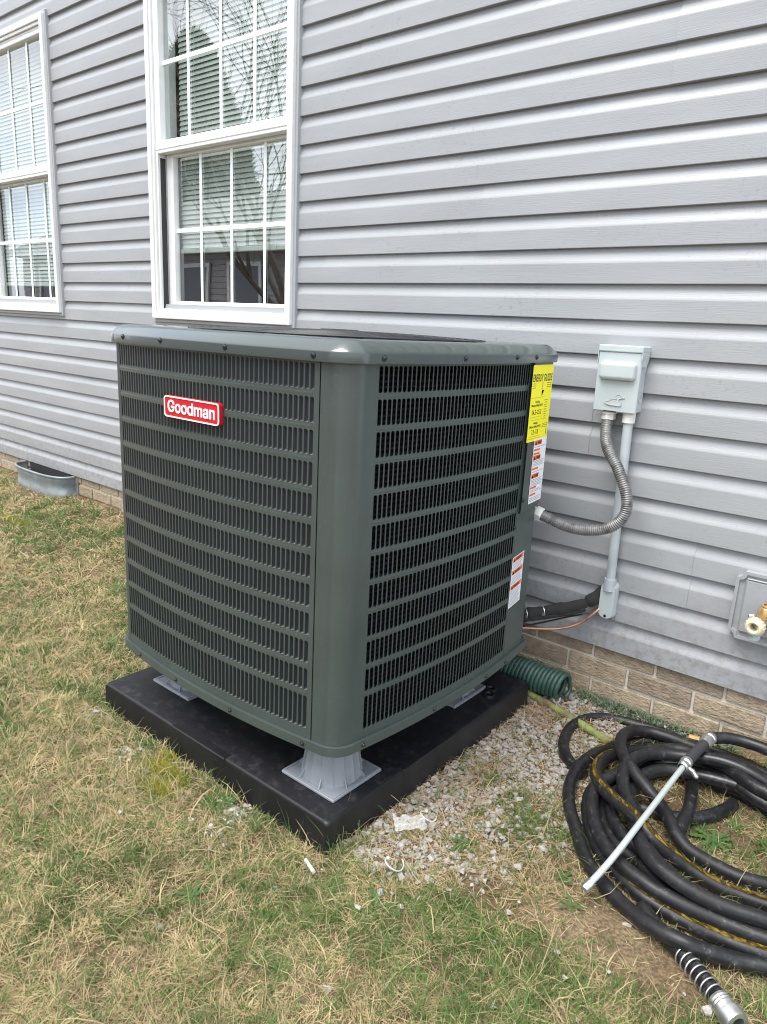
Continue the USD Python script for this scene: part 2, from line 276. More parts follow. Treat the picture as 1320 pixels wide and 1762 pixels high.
# ---------------------------------------------------------------- ground
PX0, PX1, PY0, PY1 = -1.878, -0.933, -1.105, -0.160           # the pad's outline
def gz(x, y):
    x = np.asarray(x, float); y = np.asarray(y, float)
    near = np.exp(-np.clip(-y, 0, None)/.55)
    z = -0.2+.085*smoothstep(-2.3, -3.9, x)*near+.028*np.exp(-np.clip(-y, 0, None)/.12)*smoothstep(-2.0, -1.0, x)
    dp = np.maximum(np.maximum(PX0-x, x-PX1), np.maximum(PY0-y, y-PY1))
    k = smoothstep(0.0, .12, dp)
    return z+k*(.016*(fbm2(x, y, 2.2, 1)-.5)+.010*(fbm2(x, y, 9, 2)-.5))-.004*(1-k)
def axis_pts(lo, a, b, hi, fine, grow=1.22):
    P = list(np.arange(a, b+1e-6, fine)); s = fine
    while P[0] > lo: s *= grow; P.insert(0, P[0]-s)
    s = fine
    while P[-1] < hi: s *= grow; P.append(P[-1]+s)
    return np.array(P)
gx = axis_pts(-60, -5.6, .8, 60, .04); gy = np.array([q for q in axis_pts(-60, -2.4, .06, .3, .035)])
GX, GY = np.meshgrid(gx, gy, indexing='ij')
single('ground', grid_mesh(np.stack([GX, GY, gz(GX, GY)], -1)), M_soil, kind='structure', smooth=True)

# ---------------------------------------------------------------- house wall
house = thing('house', 'light grey vinyl sided house wall with two white windows above a tan brick base', 'house', (-2.2, 0.02, -.2))
LAP = .1016
WIN = [(-3.214, -2.2235), (-5.114, -4.1235)]
XL, XR, TOP = -6.4, 1.2, 28
prof = [(.0140, -.0008), (.0009, 0.0), (.0, .0013), (.0, .056), (.0009, .0605), (.0036, .0670), (.0078, .0760), (.0114, .086), (.0137, .095), (.0146, .1035)]
seams = {17: [-.547, -3.4], 18: [-.547, -3.4], 3: [-.78], 4: [-.778], 11: [-3.716], 12: [-3.716], 13: [-4.59, -.905], 14: [-4.59, -.905], 15: [-1.9], 16: [-1.9], 9: [-2.05], 10: [-2.05], 7: [-1.35], 8: [-1.35],
         19: [-2.4], 20: [-2.4], 5: [-.1], 6: [-.1], 1: [-1.9], 2: [-1.9]}
seams[17] = [-.547, -4.278]; seams[18] = [-.547, -4.278]
def lap_mesh(xa, xb, z0, proud, sd):
    n = max(2, int((xb-xa)/.18)+1); xs = np.linspace(xa, xb, n)
    wob = .0011*(fbm2(xs, np.full(n, z0*3), 1.7, 11)-.5)*2; wz = .0009*(fbm2(xs, np.full(n, z0*5), 1.1, 5)-.5)*2
    V = np.array([[(x, py_-proud+w*(1-k/len(prof)), z0+pz+q) for k, (py_, pz) in enumerate(prof)] for x, w, q in zip(xs, wob, wz)])
    v, f = grid_mesh(V); k = len(prof)
    e = len(v)-k; cap = [[0, i, i+1] for i in range(1, k-1)]+[[e, e+i+1, e+i] for i in range(1, k-1)]
    return v, np.vstack([f, cap])
for k in range(20-TOP, 21):
    z0 = (20-k)*LAP
    cuts = [XL, XR]; segs = []
    for s in seams.get(k, []): cuts.append(s)
    cuts = sorted(cuts)
    for i in range(len(cuts)-1):
        a, b = cuts[i]+(-.02 if i else 0), cuts[i+1]       # each piece laps over its left neighbour
        pieces = [(a, b)]
        if .955 < z0 < 2.40:
            for wa, wb in WIN:
                nx = []
                for a_, b_ in pieces:
                    if b_ <= wa or a_ >= wb: nx.append((a_, b_)); continue
                    if a_ < wa: nx.append((a_, wa))
                    if b_ > wb: nx.append((wb, b_))
                pieces = nx
        for a_, b_ in pieces:
            if b_-a_ > .02: part(house, 'siding_plank', lap_mesh(a_, b_, z0, .0021*(i % 2), k), M_siding, smooth=28)
ztop = (TOP+1)*LAP
part(house, 'sheathing', cat([box(XL, -5.085, .0165, .12, .0, ztop), box(-4.15, -3.185, .0165, .12, .0, ztop), box(-2.25, XR, .0165, .12, .0, ztop), box(-5.085, -4.15, .0165, .12, .0, .96), box(-3.185, -2.25, .0165, .12, .0, .96), box(-5.085, -4.15, .0165, .12, 2.43, ztop), box(-3.185, -2.25, .0165, .12, 2.43, ztop)]), M_dark)
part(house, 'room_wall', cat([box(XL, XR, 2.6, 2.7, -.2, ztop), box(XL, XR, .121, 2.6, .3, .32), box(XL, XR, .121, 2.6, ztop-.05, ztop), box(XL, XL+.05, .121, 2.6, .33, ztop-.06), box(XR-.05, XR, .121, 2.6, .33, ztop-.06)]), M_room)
# brick base
fnd = part(house, 'foundation', box(XL, XR, .0215, .14, -.45, -.0005), M_mortar)
for row, (za, zb, off) in enumerate([(-.0455, -.001, .035), (-.1125, -.0555, -.048), (-.1795, -.1225, .041), (-.2465, -.1895, -.048)]):
    x = -6.4+(((-.645+off+6.4)) % .2032)-.2032
    while x < .9:
        if not (row == 3 and x < -2.6):
            a, b = max(x+.0048, XL), x+.2032-.0048; j = rng.uniform(-.0012, .0012, 4)
            q = box(a, b, .0130+j[0], .05, za+j[1], zb+(0 if row == 0 else j[2]), .0028)
            part(fnd, 'brick', q, M_brick[int(rng.choice(4, p=[.35, .25, .25, .15]))])
        x += .2032
part(house, 'basement_window', box(-4.70, -4.18, .004, .0125, -.30, -.003), M_dark)
# windows
def ring(x0, x1, z0, z1, wl, wr, wb, wt, ya, yb, bev=.003):
    return cat([box(x0, x0+wl, ya, yb, z0, z1, bev), box(x1-wr, x1, ya, yb, z0, z1, bev), box(x0+wl-.001, x1-wr+.001, ya+.0004, yb, z0, z0+wb, bev), box(x0+wl-.001, x1-wr+.001, ya+.0004, yb, z1-wt, z1, bev)])
def window(dx, blind_to, label):
    W_ = holder(house, 'window', label)
    xa, xb, za, zb = -3.203+dx, -2.231+dx, .949, 2.454
    part(W_, 'channel_trim', ring(xa-.014, xb+.014, za-.016, zb+.016, .0136, .0136, .0156, .0156, -.013, .02, .002), M_trim)
    part(W_, 'frame', cat([ring(xa, xb, za, zb, .026, .026, .030, .030, -.030, .10), ring(xa+.026, xb-.026, za+.030, zb-.030, .014, .013, .008, .016, -.021, .10, .002), ring(xa+.040, xb-.039, za+.038, zb-.046, .012, .008, .004, .012, -.010, .10, .002)]), M_white)
    part(W_, 'sash_track', box(xa+.0525, xa+.0555, .004, .03, za+.045, 1.67), M_dark)
    up = part(W_, 'upper_sash', cat([box(xa+.050, xa+.0735, -.008, .028, 1.687, 2.405, .003), box(xb-.060, xb-.046, -.008, .028, 1.687, 2.405, .003), box(xa+.0725, xb-.059, -.0072, .028, 2.375, 2.405, .003),
                                  box(xa+.040, xb-.036, -.0125, .030, 1.7, 1.737, .003), box(xa+.042, xb-.038, -.0095, .03, 1.686, 1.701, .002)]), M_white)
    part(W_, 'lower_sash', cat([box(xa+.058, xa+.106, .034, .066, .985, 1.705, .003), box(xb-.079, xb-.044, .034, .066, .985, 1.705, .003), box(xa+.105, xb-.078, .0346, .066, .985, 1.034, .003), box(xa+.105, xb-.078, .0346, .066, 1.675, 1.705, .003), box(xa+.045, xb-.042, .0, .034, .984, .996, .002)]), M_white)
    part(W_, 'pane', grid_mesh(np.array([[(x, .0205, z) for z in (1.737, 2.376)] for x in (xa+.073, xb-.0595)])), M_glass)
    part(W_, 'pane', grid_mesh(np.array([[(x, .0565, z) for z in (1.033, 1.676)] for x in (xa+.1055, xb-.0785)])), M_glass)
    for bx in (-2.940, -2.716, -2.500): part(W_, 'grille_bar', box(bx+dx-.008, bx+dx+.008, .0145, .0185, 1.737, 2.376, .001), M_whited)
    part(W_, 'grille_bar', box(xa+.073, xb-.059, .0135, .0194, 2.052, 2.070, .001), M_whited)
    for bx in (-2.910, -2.692, -2.473): part(W_, 'grille_bar', box(bx+dx-.008, bx+dx+.008, .0495, .0535, 1.033, 1.676, .001), M_whited)
    part(W_, 'grille_bar', box(xa+.105, xb-.078, .0485, .0544, 1.346, 1.364, .001), M_whited)
    S_ = []; z = 2.41
    while z > blind_to+.012:
        t = math.radians(70); w = .0125
        a, b = xa+.092, xb-.07
        yy, zz = w*math.cos(t), w*math.sin(t); y0 = .090
        S_.append((np.array([(a, y0-yy, z-zz), (b, y0-yy, z-zz), (b, y0, z+.0016), (a, y0, z+.0016), (a, y0+yy, z+zz), (b, y0+yy, z+zz)]), np.array([[0, 1, 2], [0, 2, 3], [3, 2, 5], [3, 5, 4]])))
        z -= .0215
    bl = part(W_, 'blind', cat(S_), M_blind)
    part(W_, 'blind_rail', box(xa+.09, xb-.068, .078, .102, blind_to, blind_to+.021, .003), M_blind)
    part(W_, 'blind_cord', cat([cyl((xa+.22, .0765, blind_to), (xa+.22, .0765, 2.41), .0012, 5), cyl((xb-.2, .0765, blind_to), (xb-.2, .0765, 2.41), .0012, 5)]), M_blind)
window(0, 1.257, 'white window with its blind raised a little, above the cooling unit')
window(-1.9, 1.10, 'white window at the left edge with its blind lowered')

# ---------------------------------------------------------------- pad and risers
pc = ((PX0+PX1)/2, (PY0+PY1)/2)
pad = thing('equipment_pad', 'black plastic pad under the cooling unit, lying on grass and gravel', 'pad', (*pc, -.2))
def rr_curve(off, z, r, n=7):
    w, h = PX1-PX0-2*off, PY1-PY0-2*off; q = rrect(w, h, r, n); return np.column_stack([q[:, 0]+pc[0], q[:, 1]+pc[1], np.full(len(q), z)])
sidec = [rr_curve(0, -.235, .010), rr_curve(.002, -.20, .010), rr_curve(.0045, -.131, .010), rr_curve(.0058, -.1255, .011), rr_curve(.0085, -.1222, .012), rr_curve(.0125, -.121, .012)]
part(pad, 'pad_skirt', loft(sidec, True), M_padside, smooth=40)
topc = rr_curve(.0125, -.121, .012)
tv = np.vstack([topc, [[pc[0], pc[1], -.1205]]]); n_ = len(topc)
part(pad, 'pad_top', (tv, np.array([[i, (i+1) % n_, n_] for i in range(n_)])), M_pad)
part(pad, 'rim_plate', box(pc[0]-.125, pc[0]+.105, PY0+.0030, PY0+.03, -.150, -.1193, .0025), M_padside)
part(pad, 'rim_plate', box(PX1-.03, PX1-.0030, pc[1]-.19, pc[1]+.04, -.150, -.1193, .0025), M_padside)
for (hx, hy) in ((-1.0, -.30), (-.985, -.335)):
    part(pad, 'drain_boss', lathe([(.0, .004), (.010, .004), (.012, .009), (.017, .009), (.019, .0)], (hx, hy, -.1215), (0, 0, 1), 20), M_padside)
def riser(cx, cy, label):
    t = thing('riser_foot', label, 'riser', (cx, cy, -.1205), group='grey feet under the cooling unit')
    R = .0885
    part(t, 'base_plate', box(cx-R, cx+R, cy-R, cy+R, -.1200, -.1125, .0015), M_riser)
    part(t, 'plate_edge', cat([box(cx-R+.003, cx+R-.003, cy-R+.003, cy-R+.008, -.1126, -.1105), box(cx-R+.003, cx+R-.003, cy+R-.008, cy+R-.003, -.1126, -.1105), box(cx-R+.003, cx-R+.008, cy-R+.008, cy+R-.008, -.1126, -.1105), box(cx+R-.008, cx+R-.003, cy-R+.008, cy+R-.008, -.1126, -.1105)]), M_riser)
    pr = []
    for k in range(80):
        a = 2*math.pi*k/80; st = .0026 if (k % 5) < 1 else 0.0
        pr.append((a, st))
    cur = []
    for rr, z in ((.0755, -.1126), (.0735, -.106), (.057, .002), (.057, .0128)):
        cur.append(np.array([(cx+(rr+s)*math.cos(a), cy+(rr+s)*math.sin(a), z) for a, s in pr]))
    part(t, 'cone', loft(cur, True), M_riser, smooth=20)
    for k in range(8):
        a = math.radians(22.5+45*k); c, s = math.cos(a), math.sin(a); w = .0013
        ro = .101 if k % 2 == 0 else .101
        ro = min(R/max(abs(c), abs(s)), .104)-.006
        tri = [(.070, -.1125), (ro, -.1125), (.0665, -.083)]
        V = [(cx+r*c-sg*w*s, cy+r*s+sg*w*c, z) for sg in (-1, 1) for r, z in tri]
        part(t, 'gusset', (np.array(V), np.array([[0, 1, 2], [3, 5, 4], [0, 3, 4], [0, 4, 1], [1, 4, 5], [1, 5, 2], [2, 5, 3], [2, 3, 0]])), M_riser)
riser(-1.066, -.951, 'grey plastic foot under the front corner of the unit, fully in view')
riser(-1.690, -.906, 'grey plastic foot half hidden under the left side of the unit')
riser(-1.104, -.389, 'grey plastic foot half hidden under the right side of the unit')
riser(-1.690, -.389, 'grey plastic foot under the rear left corner of the unit, hidden behind the others')

# ---------------------------------------------------------------- the cooling unit
UX0, UX1, UY0, UY1 = -1.838, -.958, -1.058, -.180
ZB, ZT = .010, .893
BF, BS = .030, .030
RF, RB = .055, .042
ac = thing('air_conditioner', 'dark grey louvred outdoor cooling unit with a red badge on black pad', 'air conditioner', ((UX0+UX1)/2, (UY0+UY1)/2, .012))
fx0, fx1 = UX0+RF, UX1-RF; sy0, sy1 = UY0+RF, -.357
def front_y(x):
    t = (np.asarray(x, float)-(fx0+fx1)/2)/((fx1-fx0)/2); return UY0-BF*np.clip(1-t*t, 0, None)
def side_x(y):
    t = (np.asarray(y, float)-(sy0+(UY1-.02))/2)/((UY1-.02-sy0)/2); return UX1+BS*np.clip(1-t*t, 0, None)
def arc(cx, cy, r, a0, a1, n):
    t = np.radians(np.linspace(a0, a1, n)); return [(cx+r*math.cos(q), cy+r*math.sin(q)) for q in t]
def plan():
    P = [(x, float(front_y(x))) for x in np.linspace(fx0, fx1, 33)]
    P += arc(fx1, sy0, RF, -83, -7, 9)
    P += [(float(side_x(y)), y) for y in np.linspace(sy0, UY1-.02, 33)]
    P += arc(UX1-RB, UY1-RB, RB, 0, 90, 5)[1:]
    P += [(x, UY1) for x in np.linspace(UX1-RB, UX0+RB, 9)[1:]]
    P += arc(UX0+RB, UY1-RB, RB, 90, 180, 5)[1:]
    P += [(UX0-BS*max(0, 1-((y-(sy0+UY1)/2)/((UY1-sy0)/2))**2), y) for y in np.linspace(UY1-RB, sy0, 25)[1:]]
    P += arc(fx0, sy0, RF, 187, 263, 9)
    return np.array(P)
PL = plan()
def off_curve(o, z):
    T = np.roll(PL, -1, 0)-np.roll(PL, 1, 0); T /= np.linalg.norm(T, axis=1, keepdims=True); N = np.stack([T[:, 1], -T[:, 0]], 1)
    q = PL+o*N; return np.column_stack([q, np.full(len(q), z)])
def sub_plan(i0, i1): return PL[i0:i1+1]
# base pan
pan = [off_curve(.004, ZB+.0022), off_curve(.0085, ZB), off_curve(.0100, ZB+.0015), off_curve(.0100, ZB+.0235), off_curve(.0092, ZB+.0250), off_curve(.0045, ZB+.0253), off_curve(.0015, ZB+.0236), off_curve(-.012, ZB+.02)]
part(ac, 'base_pan', loft(pan, True), M_paint, smooth=35)
bc = off_curve(.0045, ZB+.002); part(ac, 'base_plate', (np.vstack([bc, [[pc[0], -.62, ZB+.002]]]), np.array([[(i+1) % len(bc), i, len(bc)] for i in range(len(bc))])), M_paint)
# top cap
cap = [off_curve(.002, ZT-.0015), off_curve(.0125, ZT-.003), off_curve(.0135, ZT-.001), off_curve(.0135, .9095), off_curve(.0122, .9125), off_curve(.0085, .9165), off_curve(.0010, .9235), off_curve(-.0075, .9305), off_curve(-.0140, .9345), off_curve(-.0210, .9366), off_curve(-.032, .9372)]
CP = part(ac, 'top_cap', loft(cap, True), M_cap, smooth=40)
cx_, cy_ = (UX0+UX1)/2, (UY0+UY1)/2; RH = .372
inner = off_curve(-.032, .9372); hole = []
for q in inner:
    a = math.atan2(q[1]-cy_, q[0]-cx_); hole.append((cx_+RH*math.cos(a), cy_+RH*math.sin(a), .9340))
hole = np.array(hole); drop = hole.copy(); drop[:, 2] = .90
part(ac, 'top_plate', loft([inner, hole, drop], True), M_cap, smooth=30)
gd = holder(ac, 'fan_guard')
for k in range(17):
    r = .045+k*.0212; z = .9385+.0085*(1-(r/.40)**2); t = np.linspace(0, 2*np.pi, 73)[:-1]
    part(gd, 'guard_ring', tube(np.column_stack([cx_+r*np.cos(t), cy_+r*np.sin(t), np.full(72, z)]), .0015, 5, closed=True), M_black, smooth=True)
for k in range(8):
    a = 2*math.pi*k/8+.2; rr = np.linspace(.02, .405, 9)
    part(gd, 'guard_spoke', tube(np.column_stack([cx_+rr*math.cos(a), cy_+rr*math.sin(a), .9412+.0085*(1-(rr/.40)**2)-.003]), .0022, 5), M_black, smooth=True)
t = np.linspace(0, 2*np.pi, 97)[:-1]
part(gd, 'guard_rim', tube(np.column_stack([cx_+.400*np.cos(t), cy_+.400*np.sin(t), np.full(96, .9385)]), .0022, 6, closed=True), M_black, smooth=True)
part(gd, 'motor_cap', lathe([(0, .012), (.05, .012), (.065, .006), (.066, -.02)], (cx_, cy_, .939), (0, 0, 1), 28), M_black, smooth=35)
part(ac, 'fan_shroud', lathe([(.368, .905), (.366, .80), (0, .80)], (cx_, cy_, 0), (0, 0, 1), 48), M_black)
fan = holder(ac, 'fan')
for k in range(3):
    a0 = 2*math.pi*k/3; V = np.array([[(cx_+r*math.cos(a0+u), cy_+r*math.sin(a0+u), .84+.03*u+.0*r) for u in np.linspace(0, 1.3, 7)] for r in np.linspace(.06, .34, 6)])
    part(fan, 'fan_blade', grid_mesh(V), M_black, smooth=True)
# coil and dark inside
coil = [off_curve(-.026, .04), off_curve(-.026, .885)]
part(ac, 'coil', loft(coil, True), M_coil, smooth=True)
# plain sheet metal runs of the plan, between louvred panels
SEAM_F, SEAM_L, SEAM_S = -1.0345, -1.797, -.357
def run(mask_from, mask_to): pass
def strip(P2, z0, z1, o=0.0, mat_=M_paint, name='corner_panel', label=None):
    P2 = np.asarray(P2, float); return part(ac, name, loft([np.column_stack([P2, np.full(len(P2), z)]) for z in np.linspace(z0, z1, 5)]), mat_, smooth=40, label=label)
front_gap = .0016
cornR = [(x, float(front_y(x))) for x in np.linspace(SEAM_F+front_gap, fx1, 5)]+arc(fx1, sy0, RF, -83, -7, 9)+[(float(side_x(y)), y) for y in np.linspace(sy0, -.986, 3)]
strip(cornR, ZB+.022, ZT, name='corner_post')
cornL = [(UX0-BS*max(0, 1-((y-(sy0+UY1)/2)/((UY1-sy0)/2))**2), y) for y in np.linspace(-.9, sy0, 6)]+arc(fx0, sy0, RF, 187, 263, 9)+[(x, float(front_y(x))) for x in np.linspace(fx0, SEAM_L, 2)][:1]
strip(cornL, ZB+.022, ZT, name='corner_post')
part(ac, 'seam_strip', loft([np.column_stack([np.array([(SEAM_F-.004, front_y(SEAM_F-.004)+.004), (SEAM_F+.005, front_y(SEAM_F)+.004)]), np.full(2, z)]) for z in (ZB+.02, ZT)]), M_black)
backp = [(x, UY1) for x in np.linspace(UX1-RB, UX0+RB, 9)]+arc(UX0+RB, UY1-RB, RB, 90, 180, 5)[1:]+[(UX0-BS*max(0, 1-((y-(sy0+UY1)/2)/((UY1-sy0)/2))**2), y) for y in np.linspace(UY1-RB, -.9, 20)[1:]]
strip(backp, ZB+.022, ZT, name='rear_panel')
# louvred panels
NROW = 12; ROWT = [.8855-.0678*k for k in range(12)]; ROWB = [z-.0545 for z in ROWT[:11]]+[.0560]
def slot_outline(w, h):
    rl, rr_ = .0026, .0050; P = []
    for cx, cy, r, a in ((w-rr_, h-rr_, rr_, 0), (rl, h-rl, rl, 90), (rl, rl, rl, 180), (w-rr_, rr_, rr_, 270)):
        for t in np.radians(np.linspace(a, a+90, 4 if r > .002 else 2)): P.append((cx+r*math.cos(t), cy+r*math.sin(t)))
    return np.array(P)
def panel_sheet(u0, u1, us, w, mapf, rib_at):
    polys = [np.array([(u, ZB+.022) for u in np.linspace(u0, u1, 40)]+[(u, ZT) for u in np.linspace(u1, u0, 40)])]
    for zt, zb in zip(ROWT, ROWB):
        for u in us: polys.append(slot_outline(w, zt-zb)+np.array([u, zb]))
    cs = CrossSection([polys[0]], FillRule.EvenOdd)-CrossSection(polys[1:], FillRule.EvenOdd)
    v, f = arr(Manifold.extrude(cs, .0014)); return mapf(v[:, 0], v[:, 1], v[:, 2]-.0014), f
def map_front(u, z, d): return np.column_stack([u, front_y(u)-d, z])
def map_side(u, z, d): return np.column_stack([side_x(u)+d, u, z])
def louver(u, zb, zt, w, mapf, D):
    h = zt-zb; rl, rr_ = .0018, .0050; vv = np.array([0, .0016, .0050, .009, .016, .5*h, h-.016, h-.009, h-.0050, h-.0016, h]); uu = np.array([0, .18, .45, .75, 1.0])
    V = []
    for q in vv:
        e = min(q, h-q); xr = w-rr_+math.sqrt(max(0, rr_**2-max(0, rr_-e)**2)) if e < rr_ else w
        xr -= .0003
        en = float(smoothstep(-.002, .0038, e))
        row = [(u+xr*t, zb+min(max(q, .0002), h-.0002), -D*en*(t**.38)*(xr/w)-.0002) for t in uu]
        V.append(row)
    V = np.array(V); n, k = V.shape[:2]; v, f = grid_mesh(V); return mapf(v[:, 0], v[:, 1], v[:, 2]), f[:, ::-1]
P_F, P_S = .01398, .01390
us_f = SEAM_F-.0150-.0104+.0008-np.arange(53)*P_F; us_s = -.9728+np.arange(44)*P_S
W_S = .0113
fp = part(ac, 'front_panel', panel_sheet(SEAM_L, SEAM_F-front_gap, us_f, .0104, map_front, None), M_paint, smooth=25)
sp = part(ac, 'side_panel', panel_sheet(-.986, SEAM_S, us_s, W_S, map_side, None), M_paint, smooth=25)
allL = []
for i, (zt, zb) in enumerate(zip(ROWT, ROWB)):
    for u in us_f: allL.append((fp, u, zb, zt, map_front, .0098))
    for u in us_s: allL.append((sp, u, zb, zt, map_side, .0092))
def vis_size(q):
    p_ = q[4](np.array([q[1]]), np.array([(q[2]+q[3])/2]), np.array([0.0]))[0]; d = CAM-p_; L = np.linalg.norm(d)
    n = np.array([0, -1.0, 0]) if q[0] == fp else np.array([1.0, 0, 0]); return abs(n @ d)/L*(q[3]-q[2])/L**2
allL.sort(key=vis_size, reverse=True)
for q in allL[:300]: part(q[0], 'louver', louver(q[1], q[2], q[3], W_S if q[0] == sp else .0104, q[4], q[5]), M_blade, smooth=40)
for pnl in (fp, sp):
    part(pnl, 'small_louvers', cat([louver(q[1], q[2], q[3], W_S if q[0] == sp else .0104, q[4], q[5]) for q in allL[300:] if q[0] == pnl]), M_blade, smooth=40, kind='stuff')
# raised stiffening beads between the rows, every second gap
for pnl, mp, a, b in ((fp, map_front, SEAM_L+.012, SEAM_F-.018), (sp, map_side, -.974, SEAM_S-.006)):
    for k in range(0, 11):
        zc = (ROWB[k]+ROWT[k+1])/2; us = np.linspace(a, b, 36); hgt = .0005
        V = np.array([[mp(np.array([u]), np.array([zc+dz]), np.array([hh]))[0] for dz, hh in ((-.0034, .0001), (-.0018, hgt*.8), (0, hgt), (.0018, hgt*.8), (.0034, .0001))] for u in us])
        v, f = grid_mesh(V); part(pnl, 'bead', (v, f if pnl == fp else f), M_paint, smooth=60)
# service corner: flat sheet below, proud control cover above
low = [(float(side_x(SEAM_S+.0015)), SEAM_S+.0015), (float(side_x(-.25)), -.25), (float(side_x(-.222)), -.222)]+arc(UX1-RB, UY1-RB, RB, 0, 90, 5)+[(UX1-RB-.1, UY1)]
strip(low, ZB+.022, ZT, name='service_panel')
def cov_curve(o, z, inset=0.0):
    P = [(float(side_x(SEAM_S+.006))+o, SEAM_S+.006+inset), (float(side_x(-.25))+o, -.25), (float(side_x(-.222))+o, -.222)]+arc(UX1-RB, UY1-RB, RB+o, 0, 90, 5)+[(UX1-RB-.1, UY1+o)]
    return np.column_stack([np.array(P), np.full(len(P), z)])
part(ac, 'control_cover', loft([cov_curve(.0, .470), cov_curve(.0065, .473), cov_curve(.0085, .483), cov_curve(.0085, .8925)]), M_paint, smooth=40)
def side_norm(y): return np.array([1.0, 0, 0])
# screws
def screw(parent, at, axis, r=.0046):
    part(parent, 'screw', lathe([(0, .0048), (r*.7, .0046), (r, .002), (r*1.5, .0012), (r*1.55, 0.0)], at, axis, 10), M_screw, smooth=30)
for x, z in ((-1.727, .906), (-1.535, .906), (-1.29, .904), (-1.042, .902)): screw(ac, (x, float(front_y(x))-.0135, z), (0, -1, .0))
for y, z in ((-.975, .902), (-.713, .903), (-.476, .905), (-.359, .905)): screw(ac, (float(side_x(y))+.0135, y, z), (1, 0, 0))
for x in (-1.704, -1.51, -1.284, -1.05): screw(ac, (x, float(front_y(x))-.010, ZB+.013), (0, -1, 0), .0040)
for y in (-.98, -.73, -.48, -.36): screw(ac, (float(side_x(y))+.010, y, ZB+.013), (1, 0, 0), .0040)
screw(ac, (float(side_x(-.351))+.0090, -.347, .512), (1, 0, 0)); screw(ac, (float(side_x(-.366)), -.366, .434), (1, 0, 0))
# badge
bx_, bz_, by_ = -1.418, .7525, float(front_y(-1.418))-.0105
bm = xf(extrude(rrect(.212, .0520, .0095), .0105), FRONT, (bx_, by_+.0105, bz_))
bd = part(ac, 'badge', bm, M_red, smooth=30)
part(bd, 'badge_border', xf(extrude(rrect(.211, .0510, .0093), .0016, [rrect(.2045, .0445, .0072)]), FRONT, (bx_, by_-.0001, bz_)), M_badgew)
tm = meshkit.text_mesh('Goodman', .0272, .0016, bold=True); v, f = arr(tm); v = v.copy(); v[:, 0] -= (v[:, 0].min()+v[:, 0].max())/2; s_ = .181/np.ptp(v[:, 0]); v[:, 0] *= s_; v[:, 1] -= .0120
part(bd, 'badge_lettering', xf((v, f), FRONT, (bx_, by_-.0001, bz_)), M_badgew)
# labels on the service corner (flat print on thin sheets)
def flat(parent, name, y0, y1, z0, z1, m_, lift=.0004, shear=0.0, base=.0085):
    ys = np.linspace(y0, y1, 5); V = np.array([[(float(side_x(y))+base+lift, y, z+shear*(y-y0)) for z in (z0, z1)] for y in ys]); v, f = grid_mesh(V); return part(parent, name, (v, f), m_)
def flat_mesh(y0, y1, z0, z1, lift, base, shear=0.0, yref=None):
    yref = y0 if yref is None else yref
    ys = np.linspace(y0, y1, 3); V = np.array([[(float(side_x(y))+base+lift, y, z+shear*(y-yref)) for z in (z0, z1)] for y in ys]); return grid_mesh(V)
def text_on(txt, y0, y1, zb, h, lift, base, bold=False, shear=0.0, yref=0):
    v, f = arr(meshkit.text_mesh(txt, h, .0001, bold=bold)); v = v.copy(); v[:, 0] = (v[:, 0]-v[:, 0].min())/np.ptp(v[:, 0])*(y1-y0)+y0; z = v[:, 1]+zb
    return np.column_stack([side_x(v[:, 0])+base+lift+v[:, 2], v[:, 0], z+shear*(v[:, 0]-yref)]), f
lb = flat(ac, 'energy_label', -0.3610, -0.2085, .6750, .8840, M_yellow); B_ = .0085
ink = [text_on('ENERGY', -0.3563, -0.2854, .840, .019, .0006, B_, True), text_on('GUIDE', -0.2787, -0.2132, .840, .019, .0006, B_, True)]
ink += [flat_mesh(-0.2854, -0.2827, .810, .838, .0006, B_), (lambda: (np.array([(float(side_x(-0.2834))+B_+.0006, y, z) for y, z in ((-0.2962, .815), (-0.2719, .815), (-0.2841, .799))]), np.array([[0, 2, 1], [0, 1, 2]])))()]
ink += [text_on('Cooling', -0.3252, -0.2955, .782, .0055, .0006, B_, True), text_on('Efficiency Rating (SEER2)', -0.3509, -0.2699, .772, .0055, .0006, B_, True), text_on('14.3-15.2', -0.3441, -0.2767, .750, .0125, .0006, B_, True)]
ink += [text_on('Heating', -0.3252, -0.2955, .7235, .0055, .0006, B_, True), text_on('Efficiency Rating (HSPF2)', -0.3509, -0.2699, .7135, .0055, .0006, B_, True), text_on('7.5-7.8', -0.3347, -0.2861, .695, .0125, .0006, B_, True)]
for a, b, z in ((-0.3583, -0.2605, .7955), (-0.3583, -0.2605, .7345), (-0.3583, -0.2605, .6825), (-0.3522, -0.2699, .7425), (-0.3522, -0.2699, .688)): ink.append(flat_mesh(a, b, z, z+.0006, .0006, B_))
for k in range(9): ink.append(flat_mesh(-0.2564, -0.2564+.026*(1-0.3563*((k*7) % 5)/5), .786-.0065*k, .7873-.0065*k, .0006, B_))
for k in range(3): ink.append(flat_mesh(-0.2591, -0.2159, .7195-.005*k, .7208-.005*k, .0006, B_)); ink.append(flat_mesh(-0.3570, -0.3320, .8335-.0055*k, .8347-.0055*k, .0006, B_)); ink.append(flat_mesh(-0.2510, -0.2146, .8335-.0055*k, .8349-.0055*k, .0006, B_))
ink.append(flat_mesh(-0.2233, -0.2193, .688, .706, .0006, B_))
part(lb, 'label_print', cat(ink), M_ink)
